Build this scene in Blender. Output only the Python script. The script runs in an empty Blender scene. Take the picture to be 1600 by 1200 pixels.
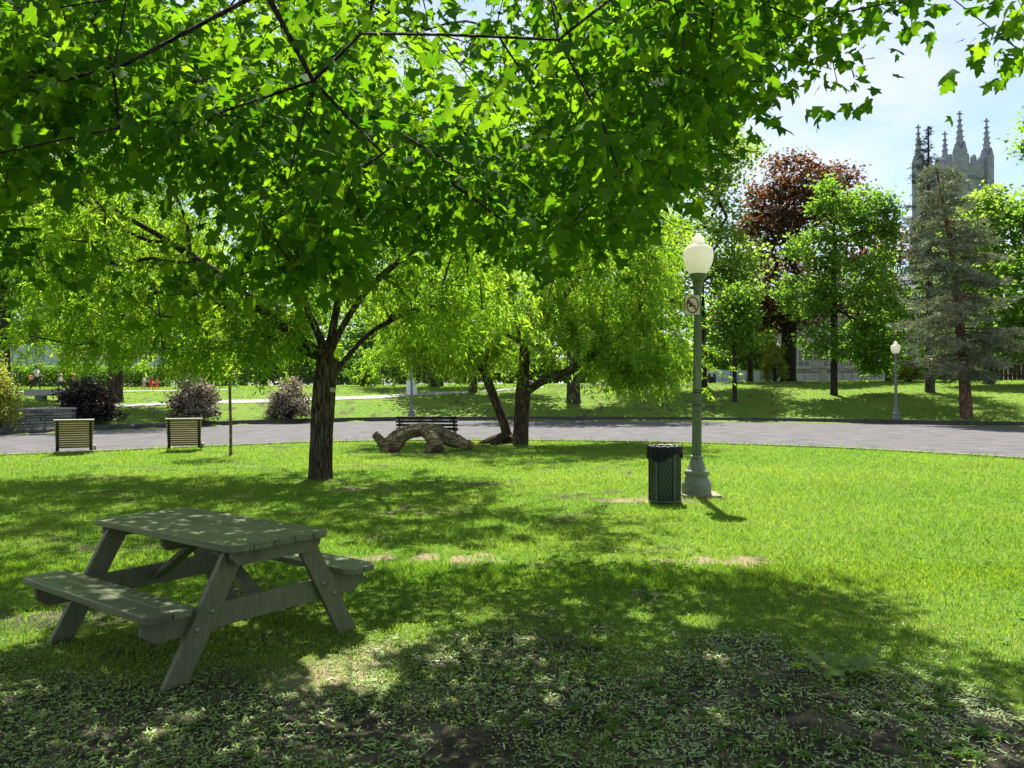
import bpy, bmesh, math, random
import numpy as np
from mathutils import Vector, Matrix, Quaternion

SC = bpy.context.scene
COL = SC.collection
R = math.radians
rng = np.random.default_rng(7)
random.seed(7)

# ---------------------------------------------------------------- camera, sky, sun, exposure
F_PX, CAM_H, PITCH = 1200.0, 1.67, 0.011
cam_d = bpy.data.cameras.new('camera')
cam_d.sensor_width = 36.0
cam_d.lens = 36.0 * F_PX / 1600.0
cam_d.clip_start = 0.05
cam_d.clip_end = 3000.0
cam = bpy.data.objects.new('camera', cam_d)
COL.objects.link(cam)
cam.location = (0, 0, CAM_H)
cam.rotation_euler = (R(90) + PITCH, 0, 0)
SC.camera = cam

SUN_EL, SUN_AZ = R(60), R(4)          # azimuth measured from +Y towards +X
W = bpy.data.worlds.new('World')
SC.world = W
W.use_nodes = True
nt = W.node_tree
nt.nodes.clear()
wo = nt.nodes.new('ShaderNodeOutputWorld')
bg = nt.nodes.new('ShaderNodeBackground')
bg.inputs['Strength'].default_value = 0.068
sky = nt.nodes.new('ShaderNodeTexSky')
sky.sky_type = 'NISHITA'
sky.sun_disc = False
sky.sun_elevation = SUN_EL
sky.sun_rotation = SUN_AZ
sky.air_density = 1.0
sky.dust_density = 0.6
sky.ozone_density = 1.6
# thin high cloud: noise on the view direction whitens the blue everywhere alike
tc = nt.nodes.new('ShaderNodeTexCoord')
mp = nt.nodes.new('ShaderNodeMapping')
mp.inputs['Scale'].default_value = (1.0, 1.0, 2.6)
mp.inputs['Rotation'].default_value = (0.1, 0.25, 0.4)
nz = nt.nodes.new('ShaderNodeTexNoise')
nz.inputs['Scale'].default_value = 2.6
nz.inputs['Detail'].default_value = 7
nz.inputs['Roughness'].default_value = 0.58
nz.inputs['Distortion'].default_value = 0.7
rp = nt.nodes.new('ShaderNodeValToRGB')
rp.color_ramp.elements[0].position = 0.36
rp.color_ramp.elements[0].color = (0.05, 0.05, 0.05, 1)
rp.color_ramp.elements[1].position = 0.62
rp.color_ramp.elements[1].color = (0.88, 0.88, 0.88, 1)
mx = nt.nodes.new('ShaderNodeMix')
mx.data_type = 'RGBA'
mx.inputs[7].default_value = (5.0, 5.2, 5.5, 1)
nt.links.new(tc.outputs['Generated'], mp.inputs['Vector'])
nt.links.new(mp.outputs[0], nz.inputs['Vector'])
nt.links.new(nz.outputs['Fac'], rp.inputs['Fac'])
nt.links.new(rp.outputs['Color'], mx.inputs[0])
nt.links.new(sky.outputs[0], mx.inputs[6])
nt.links.new(mx.outputs[2], bg.inputs['Color'])
nt.links.new(bg.outputs[0], wo.inputs[0])

sun_d = bpy.data.lights.new('sun', 'SUN')
sun_d.energy = 5.0
sun_d.angle = R(0.53)
sun_d.color = (1.0, 0.955, 0.88)
sun = bpy.data.objects.new('sun', sun_d)
COL.objects.link(sun)
sv = Vector((math.sin(SUN_AZ) * math.cos(SUN_EL), math.cos(SUN_AZ) * math.cos(SUN_EL), math.sin(SUN_EL)))
sun.rotation_euler = (-sv).to_track_quat('-Z', 'Y').to_euler()
sun.location = (0, 0, 60)

SC.render.engine = 'CYCLES'
SC.view_settings.view_transform = 'Standard'
SC.view_settings.look = 'None'
SC.view_settings.exposure = 1.56
SC.view_settings.gamma = 1.0
SC.view_settings.use_curve_mapping = False
cy = SC.cycles
cy.max_bounces = 7
cy.diffuse_bounces = 4
cy.glossy_bounces = 2
cy.transmission_bounces = 6
cy.transparent_max_bounces = 8
cy.caustics_reflective = False
cy.caustics_refractive = False
cy.use_denoising = True
cy.sample_clamp_indirect = 6.0

# ---------------------------------------------------------------- noise, terrain, picking
def vnoise(x, y, scale=1.0, seed=0):
    x = np.asarray(x, float) * scale + seed * 17.31
    y = np.asarray(y, float) * scale + seed * 9.77
    xi = np.floor(x); yi = np.floor(y)
    fx = x - xi; fy = y - yi
    fx = fx * fx * (3 - 2 * fx); fy = fy * fy * (3 - 2 * fy)
    def h(a, b):
        v = np.sin(a * 127.1 + b * 311.7 + seed * 74.7) * 43758.5453
        return v - np.floor(v)
    return (h(xi, yi) * (1 - fx) + h(xi + 1, yi) * fx) * (1 - fy) + (h(xi, yi + 1) * (1 - fx) + h(xi + 1, yi + 1) * fx) * fy

def fbm(x, y, scale=1.0, seed=0, oct=3):
    t = 0; a = 0.5; n = 0
    for o in range(oct):
        t = t + a * vnoise(x, y, scale * 2 ** o, seed + o); n += a; a *= 0.5
    return t / n

def gpix(px, py):
    """point on flat ground z=0 seen at a pixel of the 1600x1200 photo"""
    return at(px, py, 0.0)

def ray(px, py):
    a = (px - 800) / F_PX; b = (600 - py) / F_PX
    c, s = math.cos(PITCH), math.sin(PITCH)
    return np.array([a, c - b * s, s + b * c])

def at(px, py, z):
    d = ray(px, py)
    t = (z - CAM_H) / d[2]
    return Vector((d[0] * t, d[1] * t, z))

def at_y(px, py, Y):
    d = ray(px, py)
    t = Y / d[1]
    return Vector((d[0] * t, Y, CAM_H + d[2] * t))

NEAR_PX = [(-150, 722), (0, 712), (150, 706), (350, 697), (500, 691), (700, 688), (950, 690), (1100, 693), (1300, 700), (1450, 708), (1600, 717), (1750, 728)]
FAR_PX = [(-150, 690), (0, 680), (150, 673), (400, 663), (600, 658), (900, 657), (1150, 659), (1300, 661), (1600, 667), (1750, 672)]
near_pts = [gpix(*p) for p in NEAR_PX]
far_pts = [gpix(*p) for p in FAR_PX]
S_N = np.array([p.x / p.y for p in near_pts]); Y_N = np.array([p.y for p in near_pts])
S_F = np.array([p.x / p.y for p in far_pts]); Y_F = np.array([p.y for p in far_pts])

def near_edge(s): return np.interp(s, S_N, Y_N)
def far_edge(s): return np.interp(s, S_F, Y_F)

def terr(X, Y):
    X = np.asarray(X, float); Y = np.asarray(Y, float)
    s = np.where(Y > 1, X / np.maximum(Y, 1), 0)
    t = Y - far_edge(s) - 0.35
    H = np.interp(s, [-0.75, -0.45, -0.1, 0.2, 0.35, 0.8], [2.0, 2.1, 2.45, 2.6, 2.75, 2.75])
    z = H * (1 - np.exp(-np.maximum(t, 0) / 11.0))
    return np.where((t > -.2) & (Y > 1), z + 0.19 * np.clip((t + .2) / 0.3, 0, 1), 0.0)

def hit(px, py):
    d = ray(px, py)
    o = np.array([0, 0, CAM_H])
    t = np.concatenate([np.arange(1, 130, 0.05), np.arange(130, 600, 1)])
    P = o + d[None] * t[:, None]
    below = P[:, 2] < terr(P[:, 0], P[:, 1])
    i = int(np.argmax(below)) if below.any() else len(t) - 1
    if t[i] > 84 or not below.any(): return col_at(px, 66.0)
    p = P[i]
    return Vector((p[0], p[1], float(terr(p[0], p[1]))))

def on(x, y): return Vector((x, y, float(terr(x, y))))

def col_at(px, Y):
    """ground point under pixel column px at depth Y"""
    X = (px - 800) / F_PX * Y
    return on(X, Y)

# ---------------------------------------------------------------- materials
def new_mat(name):
    m = bpy.data.materials.new(name)
    m.use_nodes = True
    m.node_tree.nodes.clear()
    return m, m.node_tree

def N(t, kind, **kw):
    n = t.nodes.new(kind)
    for k, v in kw.items():
        if k in n.inputs: n.inputs[k].default_value = v
        else: setattr(n, k, v)
    return n

def c4(c): return (c[0], c[1], c[2], 1.0)

def mixrgb(t, fac, a, b):
    m = t.nodes.new('ShaderNodeMix'); m.data_type = 'RGBA'
    for sock, v in ((0, fac), (6, a), (7, b)):
        if isinstance(v, bpy.types.NodeSocket): t.links.new(v, m.inputs[sock])
        elif sock == 0: m.inputs[0].default_value = v
        else: m.inputs[sock].default_value = c4(v)
    return m.outputs[2]

def ramp(t, sock, p0, p1, v0=0.0, v1=1.0):
    r = t.nodes.new('ShaderNodeMapRange')
    r.inputs[1].default_value = p0; r.inputs[2].default_value = p1
    r.inputs[3].default_value = v0; r.inputs[4].default_value = v1
    t.links.new(sock, r.inputs[0])
    return r.outputs[0]

def surf(name, c1, c2=None, scale=6.0, stretch=(1, 1, 1), rough=0.7, spec=0.25, metal=0.0, bump=0.0, bscale=None, c3=None, s3=1.5, lo=0.35, hi=0.65, bdist=0.01):
    m, t = new_mat(name)
    out = N(t, 'ShaderNodeOutputMaterial'); p = N(t, 'ShaderNodeBsdfPrincipled')
    p.inputs['Roughness'].default_value = rough
    p.inputs['Metallic'].default_value = metal
    p.inputs['Specular IOR Level'].default_value = spec
    t.links.new(p.outputs[0], out.inputs[0])
    tcn = N(t, 'ShaderNodeTexCoord'); mpn = N(t, 'ShaderNodeMapping')
    mpn.inputs['Scale'].default_value = stretch
    t.links.new(tcn.outputs['Object'], mpn.inputs[0])
    if c2 is None:
        p.inputs['Base Color'].default_value = c4(c1)
    else:
        n1 = N(t, 'ShaderNodeTexNoise', Scale=scale, Detail=6.0, Roughness=0.62)
        t.links.new(mpn.outputs[0], n1.inputs['Vector'])
        f = ramp(t, n1.outputs['Fac'], lo, hi)
        col = mixrgb(t, f, c1, c2)
        if c3 is not None:
            n3 = N(t, 'ShaderNodeTexNoise', Scale=s3, Detail=4.0)
            t.links.new(mpn.outputs[0], n3.inputs['Vector'])
            col = mixrgb(t, ramp(t, n3.outputs['Fac'], 0.52, 0.66), col, c3)
        t.links.new(col, p.inputs['Base Color'])
    if bump:
        n2 = N(t, 'ShaderNodeTexNoise', Scale=bscale or scale * 3, Detail=5.0, Roughness=0.65)
        t.links.new(mpn.outputs[0], n2.inputs['Vector'])
        b = N(t, 'ShaderNodeBump', Strength=bump, Distance=bdist)
        t.links.new(n2.outputs['Fac'], b.inputs['Height'])
        t.links.new(b.outputs[0], p.inputs['Normal'])
    return m

def leaf_mat(name, dark, light, trans_dark, trans_light, tfac=0.5, gloss=0.05, rough=0.38):
    """leaf: diffuse + translucent + a little gloss; the attribute rnd varies the tint per leaf"""
    m, t = new_mat(name)
    out = N(t, 'ShaderNodeOutputMaterial')
    a = N(t, 'ShaderNodeAttribute', attribute_name='rnd')
    oi = N(t, 'ShaderNodeObjectInfo')
    ad = N(t, 'ShaderNodeMath', operation='ADD'); t.links.new(a.outputs['Fac'], ad.inputs[0])
    f = a.outputs['Fac']
    d = N(t, 'ShaderNodeBsdfDiffuse'); tr = N(t, 'ShaderNodeBsdfTranslucent')
    t.links.new(mixrgb(t, f, dark, light), d.inputs['Color'])
    t.links.new(mixrgb(t, f, trans_dark, trans_light), tr.inputs['Color'])
    mxs = N(t, 'ShaderNodeMixShader'); mxs.inputs[0].default_value = tfac
    t.links.new(d.outputs[0], mxs.inputs[1]); t.links.new(tr.outputs[0], mxs.inputs[2])
    g = N(t, 'ShaderNodeBsdfGlossy'); g.inputs['Roughness'].default_value = rough
    g.inputs['Color'].default_value = (0.9, 0.95, 1, 1)
    m2 = N(t, 'ShaderNodeMixShader'); m2.inputs[0].default_value = gloss * 0.4
    t.links.new(mxs.outputs[0], m2.inputs[1]); t.links.new(g.outputs[0], m2.inputs[2])
    t.links.new(m2.outputs[0], out.inputs[0])
    return m

def bark_mat(name, c1, c2, scale=9.0, bump=0.9, stretch=(1, 1, 0.10), bdist=0.03):
    m, t = new_mat(name)
    out = N(t, 'ShaderNodeOutputMaterial'); p = N(t, 'ShaderNodeBsdfPrincipled')
    p.inputs['Roughness'].default_value = 0.9; p.inputs['Specular IOR Level'].default_value = 0.1
    t.links.new(p.outputs[0], out.inputs[0])
    tcn = N(t, 'ShaderNodeTexCoord'); mpn = N(t, 'ShaderNodeMapping')
    mpn.inputs['Scale'].default_value = stretch
    t.links.new(tcn.outputs['Object'], mpn.inputs[0])
    n0 = N(t, 'ShaderNodeTexNoise', Scale=scale, Detail=3.0, Roughness=0.55, Distortion=0.6)
    t.links.new(mpn.outputs[0], n0.inputs['Vector'])
    n1 = N(t, 'ShaderNodeTexNoise', Scale=scale * 4, Detail=6.0, Roughness=0.7)
    t.links.new(mpn.outputs[0], n1.inputs['Vector'])
    sb_ = N(t, 'ShaderNodeMath', operation='SUBTRACT'); sb_.inputs[1].default_value = 0.5
    t.links.new(n0.outputs['Fac'], sb_.inputs[0])
    ab = N(t, 'ShaderNodeMath', operation='ABSOLUTE'); t.links.new(sb_.outputs[0], ab.inputs[0])
    e = ramp(t, ab.outputs[0], 0.0, 0.11)
    mu = N(t, 'ShaderNodeMath', operation='MULTIPLY_ADD'); mu.inputs[1].default_value = 0.6
    t.links.new(n1.outputs['Fac'], mu.inputs[0]); t.links.new(e, mu.inputs[2])
    t.links.new(mixrgb(t, ramp(t, mu.outputs[0], 0.2, 1.35), c1, c2), p.inputs['Base Color'])
    b = N(t, 'ShaderNodeBump', Strength=bump, Distance=bdist)
    t.links.new(mu.outputs[0], b.inputs['Height']); t.links.new(b.outputs[0], p.inputs['Normal'])
    return m

MAT = {}
MAT['wood_green'] = surf('painted_table_wood', (0.088, 0.095, 0.050), (0.135, 0.140, 0.076), scale=5, stretch=(0.25, 4, 4), rough=0.55, spec=0.35, bump=0.35, bscale=16, c3=(0.070, 0.070, 0.040), s3=2.5, bdist=0.006)
MAT['wood_green_top'] = surf('worn_table_top_wood', (0.080, 0.098, 0.046), (0.145, 0.164, 0.082), scale=6, stretch=(0.2, 5, 3), rough=0.42, spec=0.45, bump=0.5, bscale=14, c3=(0.062, 0.066, 0.040), s3=2.5, bdist=0.006)
MAT['wood_green_leg'] = surf('painted_leg_wood', (0.088, 0.095, 0.050), (0.125, 0.130, 0.070), scale=7, stretch=(5, 5, 0.9), rough=0.55, spec=0.35, bump=0.3, bscale=14, bdist=0.005)
MAT['bolt'] = surf('bolt_metal', (0.20, 0.21, 0.18), rough=0.45, metal=0.6)
MAT['lamp_green'] = surf('lamp_green_paint', (0.078, 0.118, 0.055), (0.120, 0.160, 0.080), scale=7, stretch=(1, 1, 0.3), rough=0.5, spec=0.4, bump=0.2, bscale=30, c3=(0.17, 0.20, 0.13), s3=9.0, bdist=0.004)
MAT['lamp_base'] = surf('weathered_lamp_base_paint', (0.135, 0.170, 0.115), (0.20, 0.225, 0.165), scale=12, rough=0.6, spec=0.35, bump=0.35, bscale=30, c3=(0.105, 0.125, 0.08), s3=26.0, bdist=0.006)
MAT['lamp_grey'] = surf('grey_lamp_paint', (0.135, 0.155, 0.155), (0.175, 0.195, 0.195), scale=5, rough=0.5)
MAT['black_tape'] = surf('black_band', (0.01, 0.012, 0.01), rough=0.6)
MAT['concrete'] = surf('concrete', (0.34, 0.31, 0.26), (0.44, 0.41, 0.35), scale=12, rough=0.9, bump=0.4, bdist=0.01)
MAT['footing'] = surf('grimy_footing', (0.17, 0.15, 0.11), (0.25, 0.22, 0.17), scale=12, rough=0.95, bump=0.4)
MAT['pale_stone'] = surf('pale_stone', (0.30, 0.29, 0.27), (0.38, 0.37, 0.34), scale=5, rough=0.85, bump=0.2)
MAT['bin_green'] = surf('bin_green_metal', (0.045, 0.082, 0.050), (0.060, 0.100, 0.064), scale=10, rough=0.45, spec=0.4)
MAT['bin_mesh'] = surf('bin_mesh_paint', (0.012, 0.024, 0.017), rough=0.5, spec=0.4)
MAT['bag'] = surf('black_plastic_bag', (0.005, 0.005, 0.006), rough=0.5, spec=0.2, bump=0.5, bscale=25, bdist=0.01)
MAT['bark_willow'] = bark_mat('willow_bark', (0.010, 0.008, 0.006), (0.140, 0.112, 0.080), scale=20)
MAT['bark_grey'] = bark_mat('grey_bark', (0.022, 0.020, 0.017), (0.100, 0.090, 0.074), scale=9)
MAT['bark_dark'] = bark_mat('dark_bark', (0.012, 0.010, 0.009), (0.055, 0.045, 0.036), scale=10, bump=0.6)
MAT['bark_pine'] = bark_mat('pine_bark', (0.060, 0.040, 0.030), (0.190, 0.115, 0.080), scale=6, stretch=(1, 1, 0.4))
MAT['bark_log'] = bark_mat('log_bark', (0.070, 0.054, 0.034), (0.280, 0.225, 0.145), scale=7, stretch=(0.35, 1, 1), bump=1.0)
MAT['cut_wood'] = surf('broken_wood', (0.26, 0.12, 0.04), (0.38, 0.22, 0.09), scale=9, stretch=(0.3, 1, 1), rough=0.85, bump=0.5)
MAT['cut_dark'] = surf('old_cut_wood', (0.05, 0.036, 0.024), (0.12, 0.09, 0.06), scale=14, rough=0.9, bump=0.4)
MAT['slat_olive'] = surf('olive_slat_wood', (0.120, 0.098, 0.028), (0.170, 0.138, 0.045), scale=4, stretch=(0.3, 4, 4), rough=0.6, bump=0.2)
MAT['slat_sunlit'] = surf('sunlit_slat_wood', (0.30, 0.28, 0.20), (0.42, 0.40, 0.32), scale=4, stretch=(0.3, 4, 4), rough=0.6)  # top rail made paler than the slats: sunlight put into its colour
MAT['iron'] = surf('black_iron', (0.012, 0.012, 0.012), rough=0.5, spec=0.4)
MAT['bench_dark'] = surf('dark_bench_wood', (0.022, 0.020, 0.016), (0.040, 0.036, 0.028), scale=5, stretch=(0.3, 4, 4), rough=0.5)
MAT['white_panel'] = surf('white_board', (0.72, 0.74, 0.76), rough=0.5)
MAT['plaque'] = surf('pale_plaque', (0.42, 0.40, 0.22), rough=0.5)
MAT['tan_pad'] = surf('weathered_tan_wood', (0.30, 0.25, 0.17), (0.38, 0.32, 0.23), scale=8, rough=0.7)
MAT['sign_face'] = surf('pale_sign_sheet', (0.50, 0.52, 0.38), (0.56, 0.57, 0.44), scale=5, rough=0.4)
MAT['sign_red'] = surf('sign_red', (0.30, 0.030, 0.020), rough=0.4)
MAT['sign_black'] = surf('sign_black', (0.010, 0.010, 0.010), rough=0.5)
MAT['metal_screen'] = surf('grey_screen_mesh', (0.30, 0.34, 0.35), (0.40, 0.45, 0.46), scale=3, rough=0.7)
MAT['blue_panel'] = surf('blue_grey_panel', (0.27, 0.33, 0.44), (0.33, 0.39, 0.50), scale=2, rough=0.5)
MAT['brown_fence'] = surf('brown_fence_wood', (0.030, 0.022, 0.015), (0.055, 0.042, 0.028), scale=3, stretch=(3, 3, 0.4), rough=0.85)
MAT['stone_a'] = surf('grey_wall_stone', (0.200, 0.195, 0.180), (0.300, 0.290, 0.270), scale=4, rough=0.9, bump=0.5, bdist=0.02)
MAT['stone_b'] = surf('dark_wall_stone', (0.130, 0.125, 0.115), (0.210, 0.200, 0.185), scale=4, rough=0.9, bump=0.5, bdist=0.02)
MAT['mortar'] = surf('dark_mortar', (0.07, 0.065, 0.06), rough=0.95)  # one even dark tone filling behind the wall stones
MAT['samara'] = leaf_mat('maple_key', (0.15, 0.25, 0.040), (0.37, 0.48, 0.22), (0.14, 0.24, 0.03), (0.26, 0.34, 0.09), tfac=0.25, gloss=0.03)
MAT['grass'] = leaf_mat('grass_blade', (0.050, 0.125, 0.006), (0.150, 0.220, 0.018), (0.15, 0.36, 0.008), (0.38, 0.52, 0.030), tfac=0.5, gloss=0.05, rough=0.42)
MAT['maple_leaf'] = leaf_mat('maple_leaf', (0.030, 0.080, 0.008), (0.052, 0.112, 0.013), (0.06, 0.22, 0.003), (0.34, 0.59, 0.011), tfac=0.52, gloss=0.012, rough=0.55)
MAT['willow_leaf'] = leaf_mat('willow_leaf', (0.060, 0.150, 0.010), (0.130, 0.230, 0.022), (0.22, 0.50, 0.010), (0.52, 0.70, 0.040), tfac=0.52, gloss=0.04, rough=0.4)
MAT['leaf_light'] = leaf_mat('light_green_leaf', (0.075, 0.145, 0.025), (0.130, 0.205, 0.045), (0.24, 0.45, 0.03), (0.42, 0.58, 0.07), tfac=0.5, gloss=0.06)
MAT['leaf_mid'] = leaf_mat('mid_green_leaf', (0.050, 0.115, 0.018), (0.100, 0.175, 0.036), (0.17, 0.40, 0.022), (0.34, 0.54, 0.045), tfac=0.45, gloss=0.03)
MAT['leaf_blue'] = leaf_mat('cool_green_leaf', (0.055, 0.130, 0.028), (0.105, 0.190, 0.055), (0.17, 0.42, 0.03), (0.36, 0.58, 0.06), tfac=0.42, gloss=0.10)
MAT['leaf_copper'] = leaf_mat('copper_leaf', (0.034, 0.020, 0.014), (0.085, 0.048, 0.028), (0.13, 0.050, 0.018), (0.30, 0.14, 0.045), tfac=0.4, gloss=0.06)
MAT['leaf_plum'] = leaf_mat('plum_shrub_leaf', (0.014, 0.011, 0.010), (0.034, 0.024, 0.022), (0.03, 0.014, 0.012), (0.07, 0.03, 0.025), tfac=0.3, gloss=0.08)
MAT['leaf_pink'] = leaf_mat('pink_flecked_shrub_leaf', (0.17, 0.17, 0.11), (0.44, 0.36, 0.29), (0.24, 0.24, 0.12), (0.50, 0.40, 0.28), tfac=0.35, gloss=0.05)
MAT['leaf_yellow'] = leaf_mat('yellow_shrub_leaf', (0.11, 0.16, 0.022), (0.24, 0.25, 0.05), (0.30, 0.42, 0.03), (0.56, 0.55, 0.07), tfac=0.45, gloss=0.05)
MAT['needle'] = leaf_mat('grey_green_needle', (0.095, 0.125, 0.075), (0.200, 0.225, 0.155), (0.14, 0.18, 0.07), (0.28, 0.31, 0.14), tfac=0.25, gloss=0.04)
MAT['needle_dark'] = leaf_mat('dark_spruce_needle', (0.018, 0.034, 0.024), (0.040, 0.062, 0.040), (0.01, 0.03, 0.012), (0.03, 0.06, 0.02), tfac=0.2, gloss=0.04)

def globe_mat():
    m, t = new_mat('frosted_globe')
    out = N(t, 'ShaderNodeOutputMaterial')
    d = N(t, 'ShaderNodeBsdfDiffuse'); d.inputs['Color'].default_value = (0.76, 0.74, 0.64, 1)
    tr = N(t, 'ShaderNodeBsdfTranslucent'); tr.inputs['Color'].default_value = (0.90, 0.88, 0.78, 1)
    a = N(t, 'ShaderNodeMixShader'); a.inputs[0].default_value = 0.6
    t.links.new(d.outputs[0], a.inputs[1]); t.links.new(tr.outputs[0], a.inputs[2])
    g = N(t, 'ShaderNodeBsdfGlossy'); g.inputs['Roughness'].default_value = 0.22
    b = N(t, 'ShaderNodeMixShader'); b.inputs[0].default_value = 0.06
    t.links.new(a.outputs[0], b.inputs[1]); t.links.new(g.outputs[0], b.inputs[2])
    t.links.new(b.outputs[0], out.inputs[0])
    return m
MAT['globe'] = globe_mat()

# ---------------------------------------------------------------- mesh helpers
def fast_mesh(name, V, F, attrs=None, smooth=False):
    V = np.ascontiguousarray(V, dtype=np.float32); F = np.ascontiguousarray(F, dtype=np.int32)
    k = F.shape[1]
    me = bpy.data.meshes.new(name)
    me.vertices.add(len(V)); me.vertices.foreach_set('co', V.ravel())
    me.loops.add(F.size); me.loops.foreach_set('vertex_index', F.ravel())
    me.polygons.add(len(F))
    me.polygons.foreach_set('loop_start', np.arange(0, F.size, k, dtype=np.int32))
    if smooth: me.polygons.foreach_set('use_smooth', np.ones(len(F), dtype=bool))
    for an, av in (attrs or {}).items():
        a = me.attributes.new(an, 'FLOAT', 'POINT')
        a.data.foreach_set('value', np.ascontiguousarray(av, dtype=np.float32))
    me.update(calc_edges=True)
    return me

def link(o, parent=None):
    COL.objects.link(o)
    if parent is not None: o.parent = parent
    return o

def fobj(name, V, F, mat, parent=None, attrs=None, smooth=False):
    me = fast_mesh(name, V, F, attrs, smooth)
    me.materials.append(MAT[mat] if isinstance(mat, str) else mat)
    return link(bpy.data.objects.new(name, me), parent)

def tag(o, label=None, cat=None, group=None, kind=None):
    if label: o['label'] = label
    if cat: o['category'] = cat
    if group: o['group'] = group
    if kind: o['kind'] = kind
    return o

def thing(name, label, cat, loc=(0, 0, 0), rotz=0.0, group=None):
    o = bpy.data.objects.new(name, None)
    o.empty_display_size = 0.2
    COL.objects.link(o)
    o.location = loc; o.rotation_euler = (0, 0, rotz)
    return tag(o, label, cat, group)

def copy_thing(root, loc, rotz=None, label=None):
    r = root.copy(); COL.objects.link(r); r.location = loc
    if rotz is not None: r.rotation_euler = (0, 0, rotz)
    if label: r['label'] = label
    for ch in list(root.children):
        c = ch.copy(); COL.objects.link(c); c.parent = r
        for g in list(ch.children):
            d = g.copy(); COL.objects.link(d); d.parent = c
    return r

class MB:
    def __init__(s): s.v = []; s.f = []
    def add(s, vs, fs):
        b = len(s.v); s.v += [tuple(v) for v in vs]; s.f += [tuple(b + i for i in f) for f in fs]; return s
    def box(s, c, d, rot=None):
        x, y, z = d[0] / 2, d[1] / 2, d[2] / 2
        vs = [Vector(p) for p in ((-x, -y, -z), (x, -y, -z), (x, y, -z), (-x, y, -z), (-x, -y, z), (x, -y, z), (x, y, z), (-x, y, z))]
        if rot is not None: vs = [rot @ v for v in vs]
        return s.add([v + Vector(c) for v in vs], [(0, 3, 2, 1), (4, 5, 6, 7), (0, 1, 5, 4), (1, 2, 6, 5), (2, 3, 7, 6), (3, 0, 4, 7)])
    def prism(s, poly, h, mat=Matrix.Identity(4)):
        n = len(poly)
        vs = [mat @ Vector((p[0], p[1], -h / 2)) for p in poly] + [mat @ Vector((p[0], p[1], h / 2)) for p in poly]
        fs = [tuple(range(n - 1, -1, -1)), tuple(range(n, 2 * n))] + [(i, (i + 1) % n, n + (i + 1) % n, n + i) for i in range(n)]
        return s.add(vs, fs)
    def lathe(s, prof, n=24, c=(0, 0, 0), flute=None, cap=True):
        vs = []; fs = []
        for (r, z) in prof:
            for i in range(n):
                a = 2 * math.pi * i / n
                rr = r * (flute(i, z) if flute else 1)
                vs.append((c[0] + rr * math.cos(a), c[1] + rr * math.sin(a), c[2] + z))
        for j in range(len(prof) - 1):
            for i in range(n):
                fs.append((j * n + i, j * n + (i + 1) % n, (j + 1) * n + (i + 1) % n, (j + 1) * n + i))
        if cap:
            fs.append(tuple(range(n - 1, -1, -1))); fs.append(tuple(range((len(prof) - 1) * n, len(prof) * n)))
        return s.add(vs, fs)
    def tube(s, pts, rad, n=8, wob=None, cap=True):
        pts = [Vector(p) for p in pts]
        if not isinstance(rad, (list, tuple, np.ndarray)): rad = [rad] * len(pts)
        vs = []; fs = []; up = None
        for k, p in enumerate(pts):
            d = (pts[min(k + 1, len(pts) - 1)] - pts[max(k - 1, 0)]).normalized()
            if up is None:
                up = Vector((1, 0, 0)) if abs(d.x) < 0.8 else Vector((0, 1, 0))
            up = (up - d * up.dot(d)).normalized(); si = d.cross(up)
            for i in range(n):
                a = 2 * math.pi * i / n
                r = rad[k] * (wob(k, i, p, a) if wob else 1)
                vs.append(p + up * (r * math.cos(a)) + si * (r * math.sin(a)))
        for k in range(len(pts) - 1):
            for i in range(n):
                fs.append((k * n + i, k * n + (i + 1) % n, (k + 1) * n + (i + 1) % n, (k + 1) * n + i))
        if cap:
            fs.append(tuple(range(n - 1, -1, -1))); fs.append(tuple(range((len(pts) - 1) * n, len(pts) * n)))
        return s.add(vs, fs)
    def mesh(s, name):
        me = bpy.data.meshes.new(name); me.from_pydata(s.v, [], s.f); me.update(); return me
    def build(s, name, mat, parent=None, smooth=False, bevel=0.0, label=None):
        me = s.mesh(name)
        bm = bmesh.new(); bm.from_mesh(me); bmesh.ops.recalc_face_normals(bm, faces=bm.faces); bm.to_mesh(me); bm.free()
        me.materials.append(MAT[mat] if isinstance(mat, str) else mat)
        if smooth:
            me.polygons.foreach_set('use_smooth', np.ones(len(me.polygons), dtype=bool)); me.set_sharp_from_angle(angle=R(50))
        o = link(bpy.data.objects.new(name, me), parent)
        if bevel:
            b = o.modifiers.new('bevel', 'BEVEL'); b.width = bevel; b.segments = 2; b.limit_method = 'ANGLE'
        if label: o['label'] = label
        return o
# ================================================================ THE SETTING
# worn soil: how bare the lawn is at (x, y)
PATCH = [(1000, 782, 1.0, 0.35, .9), (1120, 778, .55, .25, .7), (570, 765, .9, .5, .8), (640, 800, 1.1, .35, .6), (260, 1010, .9, .4, .5),
         (690, 708, 2.2, .7, .95), (790, 697, 1.2, .6, 1), (1110, 878, .55, .30, .95), (690, 872, 1.0, .25, .9), (590, 872, .6, .2, .8),
         (500, 752, .6, .4, .9), (930, 730, 1.3, .4, .5), (760, 755, 1.2, .4, .7), (110, 712, .8, .4, .5), (290, 706, .7, .3, .6),
         (360, 712, .6, .3, .7), (1040, 930, .7, .3, .6), (860, 1000, .8, .3, .6), (100, 960, .9, .4, .6), (200, 770, 1.2, .5, .55), (350, 775, 1.0, .4, .6), (80, 845, .9, .3, .5), (480, 690, .8, .4, .2)]
PATCH_W = [(gpix(a, b), c, d, e) for a, b, c, d, e in PATCH]

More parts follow.
